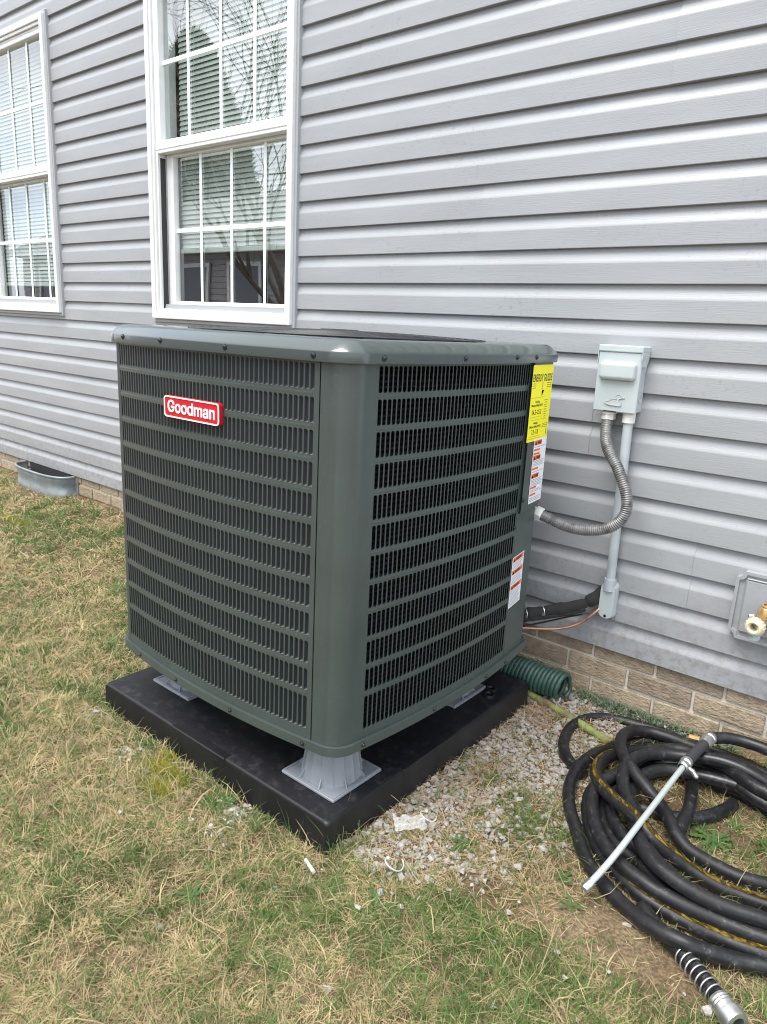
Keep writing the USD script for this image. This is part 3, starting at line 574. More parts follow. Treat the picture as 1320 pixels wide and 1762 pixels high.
def warning(name_, y0, y1, z0, z1, bars, base, shear=0.0, thin=()):
    L_ = flat(ac, 'warning_label', y0, y1, z0, z1, M_paper, shear=shear, base=base)
    og, tx, gy_ = [], [], []; busy = []
    for zb in bars:
        og.append(flat_mesh(y0+.004, y1-.004 if shear else y0+.6*(y1-y0), zb, zb+.0135, .0006, base, shear, y0)); busy.append((zb-.002, zb+.0155))
        a, b = y0+.28*(y1-y0), y0+(.75 if shear else .57)*(y1-y0)
        tx.append(text_on('WARNING', a, b, zb+.003, .0075, .0008, base, True, shear, y0))
        tx.append((np.array([(float(side_x(y0))+base+.0009, y0+.012+q, zb+.0025+s+shear*.012) for q, s in ((-.005, 0), (.005, 0), (0, .0085))]), np.array([[0, 1, 2], [0, 2, 1]])))
    for zb in thin: og.append(flat_mesh(y0+.004, y0+.5*(y1-y0), zb, zb+.006, .0006, base, shear, y0)); busy.append((zb-.002, zb+.008))
    z = z1-.006; k = 0
    while z > z0+.005:
        if not any(a < z < b for a, b in busy):
            gy_.append(flat_mesh(y0+.005, y1-.006-.016*((k*5) % 4)/4, z-.0012, z+.0006, .0006, base, shear, y0)); k += 1
        z -= .0045
    part(L_, 'label_bar', cat(og), M_orange); part(L_, 'label_print', cat(tx), M_ink); part(L_, 'label_text', cat(gy_), M_tgrey)
warning('u', -.3045, -.2045, .4920, .6800, (.661, .6180, .5650), .0085, 0, (.6445, .6335, .5900, .5345, .5140))
warning('l', -.3565, -.2750, .1850, .3410, (.3250, .2860, .2400), .0004, .067)
# refrigerant stub behind the cover

# ---------------------------------------------------------------- disconnect box on the wall
db = thing('disconnect_box', 'pale grey metal electrical box with a duck emblem, mounted on the siding', 'electrical box', (-.81, 0, .85))
part(db, 'box_body', box(-.880, -.760, -.040, .004, .757, .940, .002), M_boxp)
lid = part(db, 'lid', cat([box(-.8845, -.7560, -.0555, -.0402, .754, .926, .003)]), M_boxp, smooth=30)
part(lid, 'lid_bulge', hull_balls([(x, y, z) for x in (-.862, -.779) for y in (-.060, -.055) for z in (.859, .887)], .0125, 24), M_boxp, smooth=50)
part(db, 'top_hood', cat([box(-.8860, -.7545, -.0590, .002, .9262, .9450, .0025), box(-.7560, -.7538, -.0585, -.004, .905, .927, .0006),
                         (np.array([(-.7560+dx, y, z) for dx in (0, .0022) for y, z in ((-.0575, .906), (-.005, .906), (-.018, .887), (-.050, .887))]), np.array([[0, 1, 2], [0, 2, 3], [4, 6, 5], [4, 7, 6], [0, 4, 5], [0, 5, 1], [1, 5, 6], [1, 6, 2], [2, 6, 7], [2, 7, 3], [3, 7, 4], [3, 4, 0]])), box(-.8872, -.8852, -.0555, -.01, .893, .927, .0006)]), M_boxp)
duck = np.array([(0, 30), (6, 22), (20, 16), (34, 13), (78, 11), (92, 12), (97, 22), (95, 36), (86, 45), (80, 47), (82, 52), (92, 56), (110, 60), (96, 64), (92, 74), (84, 80), (74, 80), (66, 72), (66, 62), (70, 53), (68, 48), (58, 52), (42, 51), (32, 44), (24, 36), (12, 34)], float)
dk = duck*np.array([.00056, .00050]); dk_in = dk.mean(0)+(dk-dk.mean(0))*.86
v, f = extrude(dk, .0020); part(lid, 'duck_emblem', cat([xf((v, f), FRONT, (-.852, -.0550, .767)), xf(extrude(dk, .0032, [dk_in]), FRONT, (-.852, -.0550, .767))]), M_boxp, smooth=25)
part(lid, 'hasp', box(-.850, -.812, -.0565, -.0545, .7535, .7575), M_dark)
for r in (.0085, .012):
    t = np.linspace(0, 2*np.pi, 33)[:-1]; part(db, 'knockout', tube(np.column_stack([np.full(32, -.7598), -.020+r*np.cos(t), .795+r*np.sin(t)]), .0008, 5, closed=True), M_boxp)

# rigid conduit with its elbow fitting
pp = thing('conduit_pipe', 'straight grey conduit pipe running down the siding from the electrical box', 'conduit', (-.776, 0, .49))
part(pp, 'pipe', cyl((-.782, -.027, .742), (-.772, -.026, .235), .0140, 24), M_pipe, smooth=40)
part(pp, 'collar', lathe([(.0145, .014), (.0185, .013), (.0185, -.016), (.0150, -.018)], (-.782, -.027, .742), (0, 0, 1), 24), M_pvc, smooth=35)
LB = part(pp, 'elbow_fitting', cat([hull_balls([(-.772+sx*.009, y, z) for sx in (-1, 1) for y in (-.008, -.016) for z in (.128, .215)], .0155, 20), cyl((-.772, -.026, .205), (-.772, -.026, .243), .0182, 24), cyl((-.772, -.01, .14), (-.772, .016, .14), .017, 18)]), M_pipe, smooth=45)
cvr = rrect(.046, .116, .0215, 9); part(LB, 'fitting_cover', xf(extrude(cvr, .004), FRONT, (-.772, -.0300, .1715)), M_boxp, smooth=35)
for z in (.222, .121): part(LB, 'cover_screw', lathe([(0, .003), (.0035, .0028), (.0048, .0)], (-.772, -.0340, z), (0, -1, 0), 10), M_screw)
st = part(pp, 'pipe_strap', cat([tube(np.array([(-.779+.0165*math.cos(a), -.027-.0165*math.sin(a)*1.0, .572) for a in np.linspace(0, math.pi, 13)]), .003, 5), box(-.812, -.788, -.005, .001, .565, .579, .001)]), M_steel, smooth=35)
part(st, 'strap_bolt', lathe([(0, .010), (.005, .009), (.006, .003), (.009, .002), (.009, 0)], (-.803, -.005, .572), (0, -1, 0), 8), M_screw)

# flexible whip between unit and box
wp = thing('flexible_conduit', 'ribbed grey flexible conduit curving from the electrical box to the unit', 'conduit', (-.80, -.1, .6))
pts = [(-.842, -.030, .735), (-.836, -.050, .70), (-.808, -.085, .647), (-.773, -.10, .609), (-.738, -.112, .556), (-.720, -.118, .507), (-.726, -.121, .464), (-.757, -.127, .430), (-.812, -.137, .410), (-.880, -.149, .410), (-.935, -.160, .425), (-.968, -.166, .4355)]
C = spline(pts, 440); L = np.r_[0, np.cumsum(np.linalg.norm(np.diff(C, axis=0), axis=1))]
part(wp, 'conduit_tube', tube(C, .0158+.0013*np.sin(L*2*np.pi/.0062), 14), M_flex, smooth=80)
d = np.array(pts[-1])-np.array(pts[-2]); d /= np.linalg.norm(d)
part(wp, 'connector', cat([lathe([(.017, -.012), (.0215, -.011), (.0215, .010), (.017, .013)], pts[-1], d, 6), cyl(np.array(pts[-1])+d*.008, np.array(pts[-1])+d*.04, .0155, 18)]), M_pvc, smooth=30)
part(wp, 'connector', cat([lathe([(.0165, -.026), (.021, -.024), (.021, -.004), (.018, .0)], (-.842, -.030, .754), (0, 0, 1), 6), lathe([(.019, -.004), (.023, -.003), (.023, .004), (.019, .005)], (-.842, -.030, .750), (0, 0, 1), 20)]), M_pvc, smooth=30)

# refrigerant lines
ls = thing('insulated_pipe', 'thick black foam covered refrigerant pipe between the unit and the wall', 'pipe', (-.90, -.09, .12))
C = spline([(-.806, .012, .178), (-.816, -.030, .164), (-.848, -.062, .142), (-.90, -.095, .122), (-.96, -.135, .104), (-1.03, -.19, .085)], 90)
s = np.linspace(0, 1, 90); rad = .0190+.0016*np.sin(s*17)+.0012*np.sin(s*41+1)
for c in (.22, .63, .80): rad -= .0055*np.exp(-((s-c)/.012)**2)
tv, tf = tube(C, rad, 22); tv = tv+.0015*(meshkit.fbm(tv*90)-.5)[:, None]*np.array([1, 1, 1.6])
part(ls, 'foam_sleeve', (tv, tf), M_foam, smooth=50)
part(ls, 'sleeve_flap', tube(C[20:88:3]+np.array([0.004, -.010, -.0155]), .0080, 8), M_foam, smooth=50)
for c in (.63, .80):
    i = int(c*89); F = frame_of(C[i+1]-C[i-1]); t = np.linspace(0, 2*np.pi, 25)[:-1]
    part(ls, 'cable_tie', cat([tube(C[i]+.0158*(np.cos(t)[:, None]*F[:, 0]+np.sin(t)[:, None]*F[:, 1]), .0016, 5, closed=True), box(*(lambda q: (q[0]-.003, q[0]+.003, q[1]-.004, q[1]+.002, q[2]-.004, q[2]+.005))(C[i]+np.array([.006, -.0165, -.003])))]), M_steel)
cl = thing('copper_pipe', 'thin bare copper refrigerant pipe sagging below the foam covered one', 'pipe', (-.90, -.09, .07))
part(cl, 'pipe', tube(spline([(-.782, .004, .152), (-.800, -.038, .128), (-.830, -.052, .092), (-.876, -.070, .060), (-.940, -.112, .048), (-1.03, -.19, .042)], 60), .0048, 10), M_copper, smooth=50)
part(cl, 'brazed_joint', tube(spline([(-.838, -.055, .084), (-.850, -.060, .075), (-.864, -.066, .067)], 8), .0062, 10), M_copper, smooth=50)
cw = single('control_wire', tube(spline([(-.83, -.066, .118), (-.90, -.092, .088), (-.97, -.145, .062), (-1.03, -.19, .050)], 30), .0028, 6), M_foam, 'thin black control wire hanging just below the foam covered pipe', 'wire', smooth=50)

# hose tap and its plate
tp = thing('mounting_plate', 'grey vinyl mounting plate with notched corners behind the hose tap', 'plate', (-.29, 0, .26))
def notched(x0, x1, z0, z1, r, n=7):
    P = []
    for cx, cy, a0, a1 in ((x1, z1, 270, 180), (x0, z1, 0, -90), (x0, z0, 90, 0), (x1, z0, 180, 90)):
        for t in np.radians(np.linspace(a0, a1, n)): P.append((cx+r*math.cos(t), cy+r*math.sin(t)))
    return np.array(P)
no = notched(-.422, -.165, .166, .362, .020); 
part(tp, 'plate', xf(extrude(no, .022), FRONT, (0, .003, 0)), M_siding, smooth=25)
part(tp, 'plate_border', xf(extrude(no, .0065, [notched(-.4135, -.1735, .1745, .3535, .0175)]), FRONT, (0, -.0190, 0)), M_siding, smooth=25)
part(tp, 'plate_panel', cat([box(-.397, -.190, -.0285, -.0188, .188, .342, .0045), box(-.394, -.193, -.030, -.0188, .3422, .3452, .001)]), M_siding)
tap = thing('hose_tap', 'brass hose tap with a cream ring, fixed to the grey plate', 'tap', (-.335, -.06, .25))
part(tap, 'tap_body', cat([cyl((-.325, -.024, .252), (-.338, -.088, .244), .0135, 18), cyl((-.338, -.075, .262), (-.338, -.078, .212), .013, 18)]), M_steel, smooth=40)
part(tap, 'bonnet_cap', lathe([(0, .026), (.014, .0255), (.0175, .022), (.021, .012), (.0225, .0), (.019, -.006)], (-.327, -.072, .268), (.06, -.1, 1), 28), M_brass, smooth=35)
part(tap, 'bonnet_rim', lathe([(.010, .031), (.0145, .030), (.0150, .026), (.012, .0245)], (-.327, -.072, .268), (.06, -.1, 1), 24), M_brass, smooth=35)
ax = np.array([-.12, -1.0, -.03]); prf = []
part(tap, 'outlet_ring', lathe([(.0105, -.018), (.010, .010), (.0150, .014), (.0205, .012), (.0235, .006), (.0235, -.012), (.019, -.016)], (-.343, -.096, .239), ax, 30), M_cream, smooth=30)
F = frame_of(ax)
for k in range(16):
    a = 2*math.pi*k/16; dvec = math.cos(a)*F[:, 0]+math.sin(a)*F[:, 1]; o = np.array((-.343, -.096, .239))
    part(tap, 'grip_tooth', tube(np.array([o+dvec*.0238+F[:, 2]*q for q in (-.010, .005)]), .0019, 5), M_cream)
part(tap, 'drain_spout', lathe([(.009, .014), (.0135, .012), (.0145, 0), (.0135, -.007), (.009, -.008)], (-.342, -.084, .207), (0, 0, 1), 8), M_teal, smooth=35)
part(tap, 'set_screw', lathe([(0, .011), (.0045, .009), (.006, .004), (.006, -.004)], (-.357, -.083, .262), (-.75, -.6, 0), 12), M_steel, smooth=40)

# window well at the far left
ww = thing('window_well', 'curved galvanised steel window well against the brick base', 'window well', (-4.44, 0, -.1))
a = np.linspace(0, np.pi, 41); ex = np.sign(np.cos(a))*np.abs(np.cos(a))**.72; ey = np.abs(np.sin(a))**.62
base = np.column_stack([-4.44+.306*ex, .008-.122*ey]); cen = np.array([-4.44, .0])
cur = []
for z in np.linspace(-.30, -.012, 36):
    o = .0085*math.cos((z+.02)*2*math.pi/.105); q = cen+(base-cen)*(1+o/.2*np.array([.5, 1.0])); cur.append(np.column_stack([q, np.full(41, z)]))
part(ww, 'corrugated_wall', loft(cur), M_galv, smooth=60)
q = cen+(base-cen)*1.03; part(ww, 'rolled_rim', tube(np.column_stack([q, np.full(41, -.010)]), .0075, 8), M_galv, smooth=60)
part(ww, 'wall_flange', box(-4.128, -4.098, .006, .0125, -.30, -.012), M_galv)
part(ww, 'wall_flange', box(-4.782, -4.752, .006, .0125, -.30, -.012), M_galv)

# coiled green hose
gh = thing('coiled_hose', 'dark green hose wound in a tight coil behind the black pad', 'hose', (-1.0, -.105, -.14))
n = 30; t = np.linspace(0, 2*np.pi*n, n*26); X = -.846-t/(2*np.pi)*.0142
R_ = .0405; C = np.column_stack([X+.004*np.sin(t), -.108-.0*t+R_*np.cos(t), -.124+R_*np.sin(t)+.002*np.sin(t*.13)])
part(gh, 'hose', tube(C, .0073, 9), M_gcoil, smooth=60)
part(gh, 'hose_end', tube(spline([C[0], C[0]+np.array([.004, .004, -.02]), C[0]+np.array([0, -.02, -.045])], 10), .0066, 9), M_gcoil, smooth=60)
fe = single('hose_fitting', lathe([(.009, -.007), (.0155, -.007), (.0155, .007), (.009, .007), (.009, -.007)], (-.866, -.112, -.172), (1, -.5, .35), 20), M_plasticw, 'small white ring lying below the mouth of the green coil', 'fitting', smooth=35)
sk = thing('garden_stake', 'mossy green stake lying on the gravel between the pad and the black hose', 'stake', (-.8, -.17, -.185))
C = spline([(-.985, -.118, -.180), (-.90, -.143, -.180), (-.80, -.170, -.180), (-.715, -.197, -.181), (-.61, -.226, -.185)], 60)
tv, tf = tube(C, .0125+.0012*np.sin(np.linspace(0, 30, 60)), 14); tv = tv+.002*(meshkit.fbm(tv*70)-.5)[:, None]
part(sk, 'shaft', (tv, tf), M_stake, smooth=50)

# ---------------------------------------------------------------- black hose, lance
HS = {'S':[[-0.258,-0.825,-0.184],[-0.24,-0.836,-0.184],[-0.216,-0.848,-0.184],[-0.194,-0.862,-0.184],[-0.173,-0.879,-0.184],[-0.153,-0.894,-0.184],[-0.134,-0.903,-0.184]],
'A':[[-0.393,-0.077,-0.184],[-0.421,-0.071,-0.184],[-0.46,-0.062,-0.184],[-0.5,-0.055,-0.184],[-0.54,-0.051,-0.184],[-0.58,-0.055,-0.184],[-0.62,-0.064,-0.184],[-0.66,-0.073,-0.184],[-0.699,-0.089,-0.184],[-0.733,-0.119,-0.184],[-0.755,-0.168,-0.184],[-0.758,-0.237,-0.184],[-0.739,-0.312,-0.184],[-0.704,-0.37,-0.184],[-0.663,-0.404,-0.184],[-0.625,-0.424,-0.184]],
'K':[[-0.456,-0.452,-0.184],[-0.431,-0.448,-0.184],[-0.399,-0.439,-0.184],[-0.369,-0.422,-0.184],[-0.341,-0.395,-0.184],[-0.317,-0.359,-0.184],[-0.297,-0.313,-0.184],[-0.286,-0.27,-0.184]],
'V':[[-0.39,-0.268,-0.178],[-0.374,-0.328,-0.174],[-0.36,-0.4,-0.171],[-0.356,-0.464,-0.172],[-0.357,-0.506,-0.176]],
'F':[[-0.221,-0.233,-0.184],[-0.245,-0.225,-0.184],[-0.276,-0.219,-0.184],[-0.309,-0.217,-0.184],[-0.342,-0.214,-0.184],[-0.377,-0.208,-0.184],[-0.412,-0.202,-0.184],[-0.447,-0.203,-0.184],[-0.481,-0.215,-0.184],[-0.508,-0.248,-0.184],[-0.526,-0.299,-0.184],[-0.541,-0.353,-0.184],[-0.552,-0.408,-0.184],[-0.55,-0.468,-0.184],[-0.533,-0.525,-0.184],[-0.507,-0.572,-0.184],[-0.478,-0.607,-0.184],[-0.448,-0.63,-0.184],[-0.417,-0.643,-0.184],[-0.387,-0.655,-0.184],[-0.358,-0.669,-0.184],[-0.331,-0.683,-0.184],[-0.304,-0.696,-0.184],[-0.278,-0.707,-0.184],[-0.252,-0.716,-0.184],[-0.227,-0.722,-0.184],[-0.203,-0.726,-0.184],[-0.179,-0.727,-0.184],[-0.155,-0.726,-0.184],[-0.132,-0.724,-0.184],[-0.115,-0.722,-0.184]],
'f':[[-0.215,-0.247,-0.158],[-0.235,-0.239,-0.158],[-0.262,-0.235,-0.159],[-0.292,-0.234,-0.16],[-0.323,-0.233,-0.161],[-0.355,-0.228,-0.162],[-0.388,-0.224,-0.165],[-0.422,-0.227,-0.17],[-0.455,-0.24,-0.175],[-0.481,-0.271,-0.179],[-0.499,-0.319,-0.18],[-0.514,-0.369,-0.178],[-0.526,-0.42,-0.174],[-0.525,-0.476,-0.169],[-0.51,-0.528,-0.165],[-0.486,-0.571,-0.162],[-0.459,-0.603,-0.16],[-0.43,-0.624,-0.16],[-0.401,-0.635,-0.159],[-0.372,-0.646,-0.16],[-0.344,-0.657,-0.161],[-0.317,-0.669,-0.163],[-0.291,-0.678,-0.165],[-0.266,-0.687,-0.167],[-0.242,-0.693,-0.17],[-0.219,-0.697,-0.173],[-0.197,-0.698,-0.177],[-0.175,-0.697,-0.18],[-0.155,-0.695,-0.182],[-0.136,-0.692,-0.183],[-0.122,-0.689,-0.184]],
'E':[[-0.219,-0.272,-0.144],[-0.242,-0.268,-0.142],[-0.273,-0.255,-0.141],[-0.306,-0.235,-0.144],[-0.341,-0.214,-0.151],[-0.378,-0.198,-0.161],[-0.416,-0.182,-0.169],[-0.454,-0.169,-0.175],[-0.489,-0.178,-0.175],[-0.517,-0.213,-0.172],[-0.536,-0.267,-0.167],[-0.547,-0.33,-0.163],[-0.555,-0.392,-0.161],[-0.565,-0.444,-0.163],[-0.573,-0.49,-0.168],[-0.564,-0.538,-0.174],[-0.543,-0.583,-0.179],[-0.518,-0.623,-0.182],[-0.49,-0.658,-0.183],[-0.461,-0.686,-0.184],[-0.432,-0.708,-0.184],[-0.404,-0.724,-0.184],[-0.376,-0.736,-0.184],[-0.348,-0.745,-0.184],[-0.321,-0.75,-0.184],[-0.295,-0.753,-0.184],[-0.27,-0.755,-0.183],[-0.245,-0.755,-0.183],[-0.22,-0.755,-0.181],[-0.196,-0.754,-0.179],[-0.172,-0.753,-0.177],[-0.149,-0.751,-0.175],[-0.131,-0.748,-0.173]],
'e':[[-0.22,-0.271,-0.114],[-0.24,-0.268,-0.114],[-0.267,-0.256,-0.115],[-0.297,-0.237,-0.117],[-0.329,-0.218,-0.12],[-0.363,-0.204,-0.125],[-0.399,-0.19,-0.132],[-0.435,-0.18,-0.138],[-0.469,-0.189,-0.143],[-0.497,-0.225,-0.145],[-0.517,-0.278,-0.145],[-0.529,-0.34,-0.143],[-0.538,-0.4,-0.142],[-0.55,-0.452,-0.143],[-0.56,-0.497,-0.144],[-0.553,-0.544,-0.147],[-0.534,-0.587,-0.15],[-0.511,-0.626,-0.152],[-0.486,-0.659,-0.154],[-0.459,-0.686,-0.155],[-0.431,-0.706,-0.156],[-0.402,-0.721,-0.156],[-0.374,-0.731,-0.156],[-0.347,-0.738,-0.156],[-0.319,-0.742,-0.157],[-0.292,-0.743,-0.157],[-0.266,-0.743,-0.157],[-0.24,-0.741,-0.157],[-0.214,-0.739,-0.156],[-0.19,-0.737,-0.155],[-0.166,-0.735,-0.154],[-0.144,-0.731,-0.154],[-0.127,-0.728,-0.153]],
'G':[[-0.225,-0.247,-0.142],[-0.248,-0.247,-0.14],[-0.279,-0.248,-0.141],[-0.312,-0.248,-0.144],[-0.345,-0.25,-0.148],[-0.378,-0.254,-0.152],[-0.411,-0.262,-0.154],[-0.443,-0.275,-0.156],[-0.472,-0.301,-0.157],[-0.492,-0.342,-0.159],[-0.499,-0.395,-0.162],[-0.487,-0.448,-0.165],[-0.462,-0.495,-0.167],[-0.432,-0.541,-0.163],[-0.405,-0.594,-0.154],[-0.378,-0.642,-0.146],[-0.349,-0.673,-0.141],[-0.322,-0.69,-0.141],[-0.297,-0.7,-0.143],[-0.271,-0.706,-0.146],[-0.246,-0.71,-0.147],[-0.221,-0.711,-0.149],[-0.197,-0.71,-0.15],[-0.174,-0.707,-0.152],[-0.15,-0.702,-0.154],[-0.13,-0.697,-0.155]],
'g':[[-0.218,-0.22,-0.123],[-0.244,-0.221,-0.114],[-0.279,-0.222,-0.106],[-0.316,-0.224,-0.103],[-0.354,-0.227,-0.106],[-0.392,-0.233,-0.114],[-0.43,-0.244,-0.122],[-0.467,-0.26,-0.125],[-0.498,-0.29,-0.124],[-0.521,-0.337,-0.122],[-0.528,-0.395,-0.124],[-0.513,-0.454,-0.128],[-0.485,-0.506,-0.131],[-0.45,-0.556,-0.132],[-0.418,-0.613,-0.13],[-0.386,-0.664,-0.127],[-0.354,-0.697,-0.125],[-0.323,-0.714,-0.125],[-0.294,-0.723,-0.126],[-0.267,-0.728,-0.127],[-0.241,-0.73,-0.127],[-0.216,-0.729,-0.128],[-0.192,-0.726,-0.128],[-0.169,-0.721,-0.128],[-0.147,-0.714,-0.128],[-0.127,-0.707,-0.129]],
'B':[[-0.259,-0.059,-0.183],[-0.285,-0.057,-0.18],[-0.318,-0.061,-0.176],[-0.351,-0.07,-0.17],[-0.385,-0.079,-0.166],[-0.42,-0.084,-0.165],[-0.457,-0.088,-0.168],[-0.494,-0.095,-0.174],[-0.528,-0.111,-0.179],[-0.56,-0.139,-0.182],[-0.588,-0.175,-0.182],[-0.613,-0.218,-0.181],[-0.632,-0.271,-0.178],[-0.643,-0.334,-0.174],[-0.646,-0.399,-0.171],[-0.64,-0.462,-0.172],[-0.625,-0.518,-0.176],[-0.602,-0.566,-0.18],[-0.574,-0.608,-0.182],[-0.545,-0.645,-0.183],[-0.517,-0.682,-0.184],[-0.49,-0.716,-0.184],[-0.462,-0.742,-0.184],[-0.434,-0.762,-0.184],[-0.406,-0.779,-0.183],[-0.378,-0.793,-0.183],[-0.351,-0.806,-0.181],[-0.324,-0.818,-0.176],[-0.298,-0.828,-0.17],[-0.272,-0.835,-0.165],[-0.247,-0.836,-0.162],[-0.224,-0.831,-0.164],[-0.202,-0.82,-0.169],[-0.18,-0.807,-0.174],[-0.159,-0.794,-0.178],[-0.137,-0.783,-0.18],[-0.116,-0.773,-0.179]],
'C':[[-0.247,-0.114,-0.184],[-0.272,-0.105,-0.183],[-0.305,-0.101,-0.182],[-0.339,-0.103,-0.18],[-0.374,-0.107,-0.178],[-0.409,-0.107,-0.176],[-0.446,-0.107,-0.175],[-0.48,-0.119,-0.177],[-0.512,-0.146,-0.179],[-0.541,-0.179,-0.181],[-0.568,-0.218,-0.179],[-0.59,-0.268,-0.173],[-0.602,-0.334,-0.161],[-0.596,-0.416,-0.146],[-0.568,-0.487,-0.133],[-0.529,-0.534,-0.123],[-0.492,-0.563,-0.117],[-0.457,-0.584,-0.113],[-0.425,-0.601,-0.112],[-0.397,-0.616,-0.118],[-0.373,-0.622,-0.13],[-0.35,-0.616,-0.148],[-0.327,-0.605,-0.164],[-0.302,-0.599,-0.175],[-0.276,-0.6,-0.181],[-0.249,-0.602,-0.183],[-0.223,-0.602,-0.184],[-0.197,-0.599,-0.184],[-0.171,-0.595,-0.184],[-0.149,-0.59,-0.184]],
'D':[[-0.247,-0.131,-0.16],[-0.272,-0.122,-0.159],[-0.305,-0.117,-0.157],[-0.339,-0.118,-0.155],[-0.373,-0.121,-0.154],[-0.409,-0.123,-0.152],[-0.445,-0.123,-0.151],[-0.482,-0.122,-0.151],[-0.52,-0.125,-0.151],[-0.556,-0.135,-0.15],[-0.587,-0.164,-0.146],[-0.599,-0.225,-0.137],[-0.578,-0.306,-0.126],[-0.541,-0.37,-0.119],[-0.506,-0.408,-0.119],[-0.474,-0.427,-0.128],[-0.445,-0.44,-0.139],[-0.416,-0.457,-0.147],[-0.388,-0.482,-0.153],[-0.362,-0.513,-0.158],[-0.338,-0.535,-0.164],[-0.312,-0.544,-0.172],[-0.285,-0.543,-0.178],[-0.258,-0.542,-0.182],[-0.23,-0.542,-0.183],[-0.204,-0.539,-0.184],[-0.178,-0.532,-0.184],[-0.158,-0.524,-0.184]],
'W':[[-0.387,-0.138,-0.095],[-0.364,-0.115,-0.095],[-0.33,-0.098,-0.095],[-0.295,-0.092,-0.095],[-0.268,-0.092,-0.095]]}
HS = {k: np.array(v) for k, v in HS.items()}
HS['W'] = HS['W']+np.array([0, .0, .0])
hc = thing('rubber_hose', 'heap of thick black rubber hose with yellow stripes lying beside the wall', 'hose', (-.35, -.45, -.17))
HR = .0160
def hose(P, n=140): return spline(P, n)
def stripe(C, ang, half=.30):
    T = np.gradient(C, axis=0); T /= np.linalg.norm(T, axis=1, keepdims=True); upv = np.array([0, 0, 1.0])
    S = np.cross(T, upv); S /= np.linalg.norm(S, axis=1, keepdims=True); U = np.cross(S, T)
    ang = np.broadcast_to(ang, (len(C),)); cs = []
    for o in np.linspace(-half, half, 4):
        cs.append(C+(HR+.0006)*(np.cos(ang+o)[:, None]*U+np.sin(ang+o)[:, None]*S))
    v, f = grid_mesh(np.stack(cs, 0)); return v, np.vstack([f, f[:, ::-1]])
def ring_of(k, bulge):           # the strand runs on beyond the frame in a half turn and meets its own other end
    P = HS[k]; a, b = P[-1], P[0]; o = np.array([bulge, 0, 0]); z = np.array([0, 0, -.174])
    mids = [(a*.75+b*.25)*[1, 1, 0]+o*.85+z, (a+b)/2*[1, 1, 0]+o+z, (a*.25+b*.75)*[1, 1, 0]+o*.85+z]
    return np.vstack([P, mids, P[:1]])
def ring_spline(P, n):
    from scipy.interpolate import CubicSpline
    L_ = np.r_[0, np.cumsum(np.linalg.norm(np.diff(P, axis=0), axis=1)+1e-9)]; return CubicSpline(L_, P, bc_type='periodic')(np.linspace(0, L_[-1], n))
for k, bu in (('B', .52), ('F', .40), ('E', .46), ('G', .36), ('D', .30), ('C', .34), ('f', .37), ('e', .43), ('g', .33)):
    P = ring_of(k, bu); C = ring_spline(P, 320); nA = int(320*(len(HS[k])-1)/len(P))
    pth = part(hc, 'hose_loop', tube(C, HR, 16), M_hose, smooth=60)
    if k == 'B': seg, an = slice(0, int(nA*.22)), np.full(320, .25)
    elif k == 'E': seg, an = slice(0, nA), np.full(320, .15)
    elif k == 'F': seg, an = slice(0, int(nA*.25)), np.full(320, .3)
    elif k == 'C': seg, an = slice(int(nA*.10), nA), np.linspace(.9, -.75, 320)
    else: continue
    part(pth, 'yellow_stripe', stripe(C[seg], an[seg]), M_stripe, smooth=60)
HS['W'] = np.vstack([[(-.3885, -.150, -.0885)], HS['W'], HS['W'][-1:]+[(.12, .0, -.03)], HS['W'][-1:]+[(.30, -.10, -.078)], HS['W'][-1:]+[(.40, -.30, -.08)]])
for k in 'AKVW':
    part(hc, 'hose_loop', tube(hose(HS[k], 120), HR, 16), M_hose, smooth=60)
S_ = np.vstack([[(-.335, -.775, -.1837), (-.30, -.803, -.1837)], HS['S'][:-1], [(-.150, -.901, -.182)]])
C = hose(S_, 60); part(hc, 'hose_end', tube(C, HR, 16), M_hose, smooth=60)
# spring guard and coupling on the near end
E0, E1 = C[31], C[-1]; dE = (E1-E0)/np.linalg.norm(E1-E0); F = frame_of(dE)
t = np.linspace(0, 2*np.pi*7.4, 200); ln = np.linalg.norm(E1-E0)
part(hc, 'spring_guard', tube(E0+np.outer(t/t[-1]*ln, dE)+(HR+.0024)*(np.cos(t)[:, None]*F[:, 0]+np.sin(t)[:, None]*F[:, 1]), .0018, 6), M_steel, smooth=60)
K0 = E1-dE*.004
part(hc, 'coupling', cat([lathe([(.0170, 0), (.0205, .001), (.0212, .006), (.0196, .009), (.0212, .012), (.0196, .015), (.0212, .018), (.0205, .022), (.0205, .028), (.0232, .030), (.0232, .048), (.022, .051), (.0135, .052), (.0135, .03)], K0, dE, 28)]), M_steel, smooth=35)
# lance lying across the heap
wd = thing('spray_lance', 'white metal spray lance with a black grip lying across the hose heap', 'lance', (-.40, -.45, -.10))
LP = [(-.388, -.142, -.089), (-.391, -.19, -.086), (-.396, -.250, -.086), (-.400, -.345, -.087), (-.4005, -.40, -.088)]
d0 = np.array([-.006, -.10, .0]); d0 /= np.linalg.norm(d0)
part(wd, 'grip', tube(spline([(-.391, -.203, -.0855), (-.3945, -.25, -.085), (-.399, -.325, -.086)], 30), np.r_[.0120, np.full(28, .0136), .0120], 18), M_grip, smooth=50)
part(wd, 'rear_coupling', lathe([(.014, -.012), (.0178, -.011), (.0178, -.002), (.0155, 0), (.0172, .006), (.0172, .018), (.0155, .022), (.0165, .027), (.014, .036)], (-.3895, -.168, -.088), d0, 22), M_steel, smooth=35)
part(wd, 'front_coupling', lathe([(.0125, 0), (.0155, .002), (.0155, .014), (.0125, .018), (.0140, .021), (.0132, .032), (.0095, .036)], (-.399, -.322, -.086), d0, 16), M_steel, smooth=35)
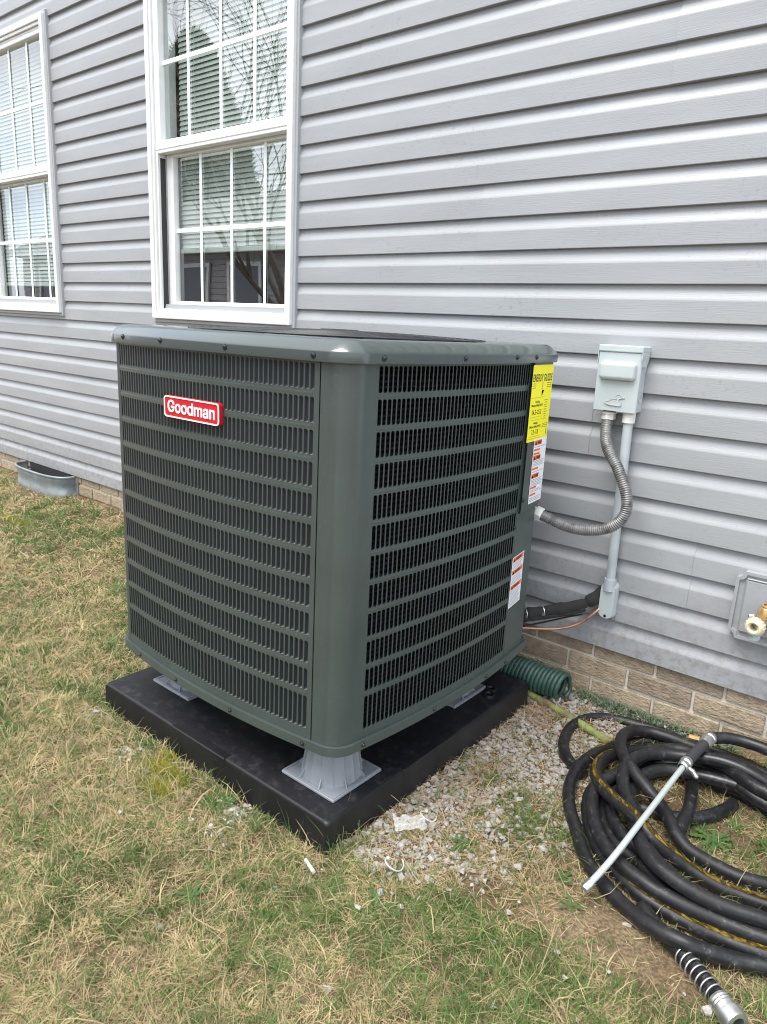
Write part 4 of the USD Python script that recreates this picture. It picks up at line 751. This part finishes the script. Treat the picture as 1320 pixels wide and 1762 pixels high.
part(wd, 'valve_lever', cat([hull_balls([(-.378, -.345, -.093), (-.366, -.352, -.100)], .0065, 12), cyl((-.40, -.338, -.087), (-.372, -.348, -.096), .006, 10)]), M_steel, smooth=40)
part(wd, 'side_bolt', cyl((-.408, -.1837, -.088), (-.436, -.182, -.092), .0075, 6), M_brass)
part(wd, 'tube', tube(spline([(-.400, -.352, -.087), (-.402, -.45, -.090), (-.405, -.56, -.097), (-.410, -.67, -.108), (-.418, -.745, -.126), (-.438, -.825, -.160)], 60), .0070, 16), M_lance, smooth=50)
part(wd, 'nozzle', lathe([(.0098, -.006), (.0108, 0), (.0108, .012), (.009, .018), (.005, .019), (.0038, .008)], (-.4365, -.819, -.158), (-.24, -.90, -.36), 20), M_steel, smooth=35)

# ---------------------------------------------------------------- litter
g = np.linspace(-1, 1, 15); U, V_ = np.meshgrid(g, g, indexing='ij'); ca, sa = math.cos(-.75), math.sin(-.75)
bxl, byl = U*.026*(1-.12*V_), V_*.038
BX = -.850+bxl*ca-byl*sa; BY = -.905+bxl*sa+byl*ca
BZ = gz(BX, BY)+.014+.018*np.abs(fbm2(bxl, byl, 38, 4)-.5)*2+.008*np.abs(np.sin(bxl*160+byl*90))
single('plastic_bag', grid_mesh(np.stack([BX, BY, BZ], -1)), M_bag, 'small crumpled clear plastic bag lying on the gravel by the pad', 'plastic bag', smooth=12)
def tie(name, cx, cy, r, a0, a1, label, flip=1):
    tt = thing(name, label, 'cable tie', (cx, cy, -.18)); t = np.radians(np.linspace(a0, a1, 26)); z = gz(cx, cy)+.016
    Pq = np.column_stack([cx+r*np.cos(t), cy+r*np.sin(t), z+.006*np.cos(t*1.5)])
    part(tt, 'strap', tube(Pq, .0017, 6), M_plasticw, smooth=50); e = Pq[0]
    part(tt, 'head', box(e[0]-.0038, e[0]+.0038, e[1]-.0038, e[1]+.0038, e[2]-.003, e[2]+.003, .001), M_plasticw)
tie('cable_tie_loop', -.838, -.846, .0195, 140, 395, 'open white cable tie on the gravel just beyond the plastic bag')
tie('cable_tie_loop', -.797, -1.030, .0205, 175, 430, 'open white cable tie in the grass nearer than the plastic bag')
single('plastic_stick', cyl((-.944, -1.160, -.180), (-.902, -1.177, -.176), .0042, 10), M_plasticw, 'short white plastic stick in the grass near the front corner of the pad', 'stick', smooth=40)

# ---------------------------------------------------------------- gravel
def in_pad(x, y, mrg=0.0): return (x > PX0-mrg) & (x < PX1+mrg) & (y > PY0-mrg) & (y < PY1+mrg)
def gravel_density(x, y):
    edge = np.interp(y, [-1.16, -1.06, -.97, -.85, -.74, -.60, -.45, -.30, -.14, 0], [-.93, -.80, -.68, -.59, -.545, -.57, -.62, -.60, -.50, -.46])
    n = fbm2(x, y, 7, 21); d = smoothstep(.06, -.07, x-edge+.16*(n-.5))*smoothstep(PX1-.03, PX1+.01, x)*smoothstep(-1.13, -1.03, y+.1*(n-.5))
    d = d*smoothstep(.30, .62, fbm2(x, y, 13, 23)+.16)
    for cx, cy, r in ((-.665, -.627, .075), (-.735, -.865, .04), (-.634, -.80, .06), (-.62, -.68, .06)): d = d*(1-.75*np.exp(-((x-cx)**2+(y-cy)**2)/r**2))
    back = smoothstep(-.165, -.13, y)*smoothstep(-2.2, -1.6, x)*(x < -.4)
    spots = np.zeros_like(x)
    for cx, cy, r in ((-1.195, -1.145, .035), (-1.60, -1.185, .035), (-1.25, -1.235, .014), (-1.18, -1.232, .016), (-1.86, -1.14, .03)): spots = np.maximum(spots, .8*np.exp(-((x-cx)**2+(y-cy)**2)/r**2))
    return np.clip(np.maximum(np.maximum(d, back*.9), spots), 0, 1)
N = 40000; x = rng.uniform(-2.0, -.35, N); y = rng.uniform(-1.3, -.01, N)
keep = (rng.random(N) < .84*gravel_density(x, y)) & ~in_pad(x, y, .002); x, y = x[keep], y[keep]
xs_ = rng.uniform(-1.6, -.1, 900); ys_ = rng.uniform(-1.5, -.5, 900); k2 = (rng.random(900) < .14) & ~in_pad(xs_, ys_, .01); x, y = np.r_[x, xs_[k2]], np.r_[y, ys_[k2]]
tmpl = []
for k in range(14):
    q = rng.normal(size=(11, 3)); q /= np.linalg.norm(q, axis=1, keepdims=True); q *= rng.uniform(.8, 1.1, (11, 1)); h = trimesh.convex.convex_hull(q*np.array([1.15, .9, .68])); tmpl.append((np.array(h.vertices), np.array(h.faces)))
vs, fs, off = [], [], 0
size = np.clip(rng.lognormal(math.log(.0054), .42, len(x)), .0022, .0125)
for i in range(len(x)):
    v, f = tmpl[i % 14]; a = rng.uniform(0, 6.28); b = rng.normal(0, .35); R1 = np.array([[math.cos(a), -math.sin(a), 0], [math.sin(a), math.cos(a), 0], [0, 0, 1]]) @ np.array([[1, 0, 0], [0, math.cos(b), -math.sin(b)], [0, math.sin(b), math.cos(b)]])
    vs.append((v*size[i]) @ R1.T+np.array([x[i], y[i], 0])); fs.append(f+off); off += len(v)
gzs = gz(x, y)+size*rng.uniform(-.15, .75, len(x)); k = 0
for i in range(len(x)): vs[i][:, 2] += gzs[i]
wx, wy, wr = [], [], []
for cx, cy, r, k in ((-1.195, -1.145, .030, 22), (-1.225, -1.15, .02, 8), (-1.60, -1.185, .03, 14), (-1.25, -1.238, .006, 2), (-1.185, -1.236, .012, 3), (-1.86, -1.135, .02, 5), (-.55, -.92, .1, 3), (-.8, -1.1, .12, 3), (-1.1, -1.25, .1, 2), (-.40, -.95, .12, 2)):
    for q in range(k): wx.append(rng.normal(cx, r*.6)); wy.append(rng.normal(cy, r*.6)); wr.append(rng.uniform(.004, .0095))
WS = []
for i in range(len(wx)):
    if in_pad(wx[i], wy[i], .006): continue
    v, f = tmpl[i % 14]; WS.append((v*wr[i]+np.array([wx[i], wy[i], float(gz(wx[i], wy[i]))+.006+wr[i]*.05]), f))
single('white_pebbles', cat(WS), M_whitestone, 'loose white pebbles scattered in the grass around the pad', 'pebbles', kind='stuff')
single('gravel', (np.vstack(vs), np.vstack(fs)), M_gravel, 'pale crushed gravel strewn between the pad, the wall and the hose', 'gravel', kind='stuff')

# ---------------------------------------------------------------- grass
def blades(x, y, L, w, az, el0, bend, curl, seg=4, taper=1.0):
    n = len(x); V = np.zeros((n, seg+1, 2, 3)); px_, py_ = x.copy(), y.copy(); pz = gz(x, y)-.004; el = el0.copy(); az = az.copy(); roll = rng.uniform(-.9, .9, n)
    for s in range(seg+1):
        ww_ = w*(1-(s/seg)**1.6*.93*taper)/2
        sx, sy = -np.sin(az)*np.cos(roll), np.cos(az)*np.cos(roll); sz = np.sin(roll)
        V[:, s, 0] = np.stack([px_-sx*ww_, py_-sy*ww_, pz-sz*ww_], -1); V[:, s, 1] = np.stack([px_+sx*ww_, py_+sy*ww_, pz+sz*ww_], -1)
        st = L/seg; px_ = px_+st*np.cos(el)*np.cos(az); py_ = py_+st*np.cos(el)*np.sin(az); pz = pz+st*np.sin(el)
        floor = gz(px_, py_)+.0015; pz = np.maximum(pz, floor); el = el-bend/seg; az = az+curl/seg
    idx = np.arange(n)[:, None]*(2*(seg+1))+np.arange(seg)[None]*2
    f = np.concatenate([np.stack([idx, idx+1, idx+3], -1).reshape(-1, 3), np.stack([idx, idx+3, idx+2], -1).reshape(-1, 3)]); return V.reshape(-1, 3), f
HOSE_C = np.array([-.25, -.42])
def lawn(x, y):
    """density of the turf, 0..1"""
    n = fbm2(x, y, 3.1, 31); d = np.clip(.55+1.1*(n-.3), .25, 1)
    d = np.clip(d*(.62+.9*smoothstep(.36, .56, fbm2(x, y, 19, 33, 2))), 0, 1)*(1-.88*gravel_density(x, y))
    rr_ = np.hypot((x-HOSE_C[0])/.46, (y-HOSE_C[1])/.46)
    d = d*(1-.62*smoothstep(1.12, .85, rr_))
    for cx, cy, rx, ry in ((-.40, -.845, .13, .055), (-.28, -.88, .12, .05), (-.2, -.9, .1, .05), (-1.27, -1.22, .05, .035), (-1.9, -1.30, .04, .03), (-.44, -.93, .16, .07), (-.33, -.90, .16, .06), (-.36, -.35, .14, .08), (-.62, -.95, .07, .04), (-1.02, -1.55, .05, .03), (-1.55, -1.42, .06, .03)): d = d*(1-.85*np.exp(-(((x-cx)/rx)**2+((y-cy)/ry)**2)))
    d = d*smoothstep(.0, -.09, y)*(1-.6*np.exp(-(((x+4.4)/.42)**2+((y+.17)/.07)**2)))
    return d*np.where(in_pad(x, y, .004), 0, 1)
def greenness(x, y):
    n = fbm2(x, y, 5.5, 41, 3)+.9*(fbm2(x, y, 19, 42, 2)-.5); g_ = smoothstep(.50, .75, n)
    for cx, cy, rx, ry, a_ in ((-.62, -.66, .12, .1, .9), (-1.25, -1.12, .16, .06, .6), (-.75, -1.20, .28, .10, .45), (-.5, -1.05, .22, .12, .35), (-3.6, -.35, .5, .14, .5), (-.3, -.42, .12, .1, .7), (-.45, -.12, .15, .06, .8), (-1.0, -1.36, .2, .1, .3)):
        g_ = g_+a_*np.exp(-(((x-cx)/rx)**2+((y-cy)/ry)**2))
    return np.clip(g_, .05, .68)
def visible(x, y, mrg):
    D = np.stack([x, y, gz(x, y)], -1)-CAM; z = D @ fw; px_ = (D @ rt)/z; py_ = (D @ up)/z
    return (z > .1) & (np.abs(px_) < .534*(1+mrg)+.06) & (np.abs(py_) < .712*(1+mrg)+.06)
def tufts(n_try, x0, x1, y0, y1, per, dens, wscale, lscale, spread):
    x = rng.uniform(x0, x1, n_try); y = rng.uniform(y0, y1, n_try); dist = np.hypot(np.hypot(x-CAM[0], y-CAM[1]), 1.16)
    k = (rng.random(n_try) < lawn(x, y)*dens(dist)) & visible(x, y, .25); x, y = x[k], y[k]; dist = dist[k]
    isg = rng.random(len(x)) < greenness(x, y); cnt = rng.poisson(per, len(x))+2; lean = rng.uniform(0, 2*np.pi, len(x)); ti = np.repeat(np.arange(len(x)), cnt)
    a = rng.uniform(0, 2*np.pi, len(ti)); r = spread*np.sqrt(rng.random(len(ti))); bx = x[ti]+r*np.cos(a); by = y[ti]+r*np.sin(a); gi = isg[ti] ^ (rng.random(len(ti)) < .15)
    ok = ~in_pad(bx, by, .002); bx, by, a, ti, gi = bx[ok], by[ok], a[ok], ti[ok], gi[ok]; ln = lean[ti]+rng.normal(0, .9, len(ti)); ws = wscale*np.clip(dist[ti]/1.7, .9, 2.6)
    return bx, by, ln, gi, ws
bx, by, ln, gi, ws = [np.concatenate(q) for q in zip(
    tufts(82000, -2.7, .5, -2.0, -.02, 9, lambda d: np.ones_like(d), 1.0, 1, .014),
    tufts(36000, -6.6, -2.5, -2.2, -.02, 9, lambda d: np.clip(3.4/d, .3, 1), 1.0, 1, .022))]
ex_, ey_ = [], []                                            # longer tufts against the pad's edges
for k in range(120):
    if k < 80: qx, qy = rng.uniform(PX0-.02, PX1-.02), PY0-abs(rng.normal(.012, .010))-.004
    else: qx, qy = PX1+abs(rng.normal(.010, .008))+.004, rng.uniform(PY0, PY0+.12)
    nn = int(rng.integers(4, 16)); ex_ += list(qx+rng.normal(0, .009, nn)); ey_ += list(qy-abs(rng.normal(0, .006, nn)))
ex_, ey_ = np.array(ex_), np.array(ey_); ok = ~in_pad(ex_, ey_, .002); ex_, ey_ = ex_[ok], ey_[ok]; ne = len(ex_)
bx, by, ln, gi, ws = np.r_[bx, ex_], np.r_[by, ey_], np.r_[ln, rng.uniform(0, 6.28, ne)], np.r_[gi, rng.random(ne) < .4], np.r_[ws, np.full(ne, 1.15)]
LM = np.ones(len(bx)); LM[-ne:] = rng.uniform(1.3, 2.3, ne)
def split(mask): return bx[mask], by[mask], ln[mask], ws[mask]
X_, Y_, A_, W_s = split(~gi); n = len(X_); LMs = LM[~gi]
flat_ = rng.random(n) < .72
el = np.where(flat_, rng.uniform(.05, .55, n), rng.uniform(.5, 1.25, n)); Ls = LMs*np.clip(rng.lognormal(math.log(.026), .55, n), .009, .12)
v, f = blades(X_, Y_, Ls, np.clip(rng.lognormal(math.log(.0015), .38, n), .0007, .0038)*W_s, A_, el, np.where(flat_, rng.uniform(-.5, 1.1, n), rng.uniform(.5, 2.0, n)), rng.normal(0, .8, n), 3)
single('dry_grass', (v, f), M_straw, 'straw coloured dormant grass matted over the lawn', 'dry grass', kind='stuff', smooth=True); n_dry = n
X_, Y_, A_, W_s = split(gi); n = len(X_); LMs = LM[gi]
v, f = blades(X_, Y_, LMs*np.clip(rng.lognormal(math.log(.025), .46, n), .009, .09), np.clip(rng.lognormal(math.log(.0019), .34, n), .0009, .0042)*W_s, A_, rng.uniform(.35, 1.35, n), rng.uniform(.2, 1.5, n), rng.normal(0, .5, n), 3)
single('green_grass', (v, f), M_green, 'short green grass growing through the dry turf', 'grass', kind='stuff', smooth=True); n_green = n
# moss by the pad
mx, my = [], []
for cx, cy, rx, ry, k in ((-1.452, -1.168, .055, .022, 2600), (-1.405, -1.225, .04, .020, 1500), (-3.9, -.45, .16, .04, 900), (-1.51, -1.125, .025, .012, 500)):
    mx.append(rng.normal(cx, rx*.55, k)); my.append(rng.normal(cy, ry*.55, k))
mx, my = np.concatenate(mx), np.concatenate(my); k = ~in_pad(mx, my, .004); mx, my = mx[k], my[k]; n = len(mx)
v, f = blades(mx, my, rng.uniform(.010, .020, n), np.full(n, .0030), rng.uniform(0, 6.28, n), rng.uniform(.5, 1.5, n), rng.uniform(0, .8, n), rng.normal(0, .5, n), 2)
v[:, 2] += .006; single('moss', (v, f), M_moss, 'yellow green moss cushions beside the left edge of the pad', 'moss', kind='stuff')
# dry stems on the gravel
N = 16000; x = rng.uniform(-1.0, -.3, N); y = rng.uniform(-1.2, -.05, N); k = (rng.random(N) < .16+.84*np.exp(-(((x+.88)/.10)**2+((y+.22)/.07)**2))+.5*np.exp(-(((x+.86)/.07)**2+((y+.66)/.12)**2))) & (gravel_density(x, y) > .25) & ~in_pad(x, y, .004); x, y = x[k], y[k]; n = len(x)
v, f = blades(x, y, rng.uniform(.02, .08, n), rng.uniform(.0009, .0016, n), rng.uniform(0, 6.28, n), rng.uniform(0, .5, n), rng.uniform(-.3, .7, n), rng.normal(0, .9, n), 4); v[:, 2] += .009
single('dry_stems', (v, f), M_debris, 'thin brown dry stems scattered over the gravel', 'dry stems', kind='stuff', smooth=True)
# low ground cover along the bricks
x = np.concatenate([rng.uniform(-.83, -.56, 900), rng.uniform(-.56, -.35, 260)]); y = -.012-np.abs(rng.normal(0, .020, len(x))); n = len(x)
v, f = blades(x, y, rng.uniform(.014, .030, n), rng.uniform(.004, .007, n), rng.uniform(0, 6.28, n), rng.uniform(.3, 1.4, n), rng.uniform(0, .8, n), rng.normal(0, .3, n), 3); v[:, 2] += .008
single('ground_cover', (v, f), M_ivy, 'grey green creeping plants along the foot of the brick base', 'ground cover', kind='stuff')
# single weeds
def weed(x, y, n, L, label, el=.35):
    w_ = thing('weed', label, 'weed', (x, y, float(gz(x, y))))
    for k in range(n):
        a = 2*math.pi*k/n+rng.uniform(-.3, .3); ll = L*rng.uniform(.7, 1.1); s = np.linspace(0, 1, 11); e = el+rng.uniform(-.15, .25)
        wd_ = .16*ll*(.25+1.2*s**1.1*(1-s)**.5)*(1+.45*np.where(np.arange(11) % 2, 1, -1)*(s > .1)*(s < .98)); wd_[-1] = .0004
        P = np.column_stack([x+ll*s*math.cos(a)*math.cos(e), y+ll*s*math.sin(a)*math.cos(e), gz(x, y)+.006+ll*(s*math.sin(e)-.35*s**2)]); P[:, 2] = np.maximum(P[:, 2], gz(P[:, 0], P[:, 1])+.008)
        sd = np.array([-math.sin(a), math.cos(a), 0]); V = np.stack([P-sd*wd_[:, None], P-np.array([0, 0, .15])*wd_[:, None], P+sd*wd_[:, None]], 1)
        part(w_, 'leaf', grid_mesh(V), M_weed, smooth=True)
for q in ((-1.262, -1.150, 9, .055, 'toothed green weed against the left side of the pad, nearest the white stones'), (-1.62, -1.128, 8, .05, 'toothed green weed against the left side of the pad, near its far corner'),
          (-1.056, -1.378, 7, .045, 'broad leaved green rosette alone in the straw in front of the pad'), (-.752, -1.140, 7, .05, 'small green weed in the grass nearer than the litter'),
          (-.285, -.440, 9, .055, 'jagged green weed inside the loop of the black hose'), (-.505, -.800, 6, .032, 'low green weed beside the outermost black hose loop'), (-.735, -.862, 7, .045, 'small green weed among the gravel beyond the plastic bag'), (-.455, -.862, 6, .030, 'low green weed near the nozzle end of the lance')):
    weed(*q)

# ---------------------------------------------------------------- across the garden: what the window panes mirror
CX, CY = -21.9, -14.0
cf = thing('conifer_tree', 'dense dark conifer beyond the neighbouring house, mirrored in the upper window pane', 'tree', (CX, CY, -.2))
part(cf, 'trunk', cyl((CX, CY, -.3), (CX, CY, 9.0), .2, 10, .03), M_bark)
N = 16000; h = rng.random(N)**.8; zc = .2+9.5*h; th = rng.uniform(0, 2*np.pi, N); rad = 2.1*(1-h**2.2)**.8*(.55+.5*rng.random(N)**.4)*(.86+.28*fbm2(np.cos(th)*1.5+zc, np.sin(th)*1.5+zc*.7, 1.6, 8))
c = np.column_stack([CX+rad*np.cos(th), CY+rad*np.sin(th), zc]); dirs = np.column_stack([np.cos(th), np.sin(th), rng.uniform(.3, 1.3, N)]); dirs /= np.linalg.norm(dirs, axis=1, keepdims=True); sd = np.cross(dirs, rng.normal(size=(N, 3))); sd /= np.linalg.norm(sd, axis=1, keepdims=True)
Vv = np.stack([c-sd*.10, c+sd*.10, c+dirs*rng.uniform(.25, .5, (N, 1))], 1); part(cf, 'crown', (Vv.reshape(-1, 3), np.arange(3*N).reshape(-1, 3)), M_conifer)
bt = thing('bare_tree', 'leafless garden tree whose twigs are mirrored in the window panes', 'tree', (-6.3, -4.3, -.2))
segs = []
def grow(p_, d, L, r, lev):
    n = 4; P = [p_]; dd = d.copy()
    for i in range(n): dd = dd+rng.normal(0, .13, 3)+np.array([0, 0, .03]); dd /= np.linalg.norm(dd); P.append(P[-1]+dd*L/n)
    segs.append((lev, tube(np.array(P), np.linspace(r, r*.55, n+1), 6 if lev < 2 else 4, caps=False)))
    if lev < 6:
        for k in range(3 if lev < 1 else int(rng.integers(2, 5))):
            ax_ = rng.normal(size=3); e = dd+.75*(ax_-ax_ @ dd*dd)/np.linalg.norm(ax_); e /= np.linalg.norm(e); at = P[int(rng.integers(2, n+1))]; grow(at, e, L*rng.uniform(.58, .82), r*.56, lev+1)
grow(np.array([-6.3, -4.3, -.25]), np.array([-.22, .0, 1.0])/1.024, 2.5, .075, 0)
part(bt, 'trunk', cat([q for l, q in segs if l < 2]), M_bark, smooth=True); part(bt, 'branches', cat([q for l, q in segs if l >= 2]), M_bark, smooth=True)
nb = thing('neighbour_house', 'low grey house across the lawn, mirrored faintly in the lower panes', 'house', (-14, -10, -.2))
part(nb, 'wall', cat([box(-21, -6.5, -7.52, -7.47+.012*0, -.3+.115*k, -.3+.115*(k+1)-.008) for k in range(23)]+[box(-21, -6.5, -13.5, -7.53, -.4, 2.36)]), plain('neighbour_siding', (.33, .32, .32), .6))
part(nb, 'roof', (np.array([(-21.4, -7.0, 2.33), (-6.1, -7.0, 2.33), (-6.1, -10.5, 4.0), (-21.4, -10.5, 4.0), (-21.4, -14, 2.33), (-6.1, -14, 2.33)]), np.array([[0, 1, 2], [0, 2, 3], [3, 2, 5], [3, 5, 4], [0, 3, 4], [1, 5, 2]])), M_roof)
for wx in (-19.5, -16.8, -13.2, -11.6, -8.6):
    w_ = part(nb, 'window', ring(wx-.5, wx+.5, .7, 2.05, .08, .08, .08, .08, -7.44, -7.40, 0), M_white); part(w_, 'pane', box(wx-.43, wx+.43, -7.455, -7.445, .77, 1.98), plain('neighbour_pane_'+str(int(-wx*10)), (.09, .10, .11), .2))
part(nb, 'gutter', box(-21.4, -6.1, -7.0, -6.9, 2.27, 2.38), M_white)
print('blades', n_dry, n_green, 'stones', len(gzs))
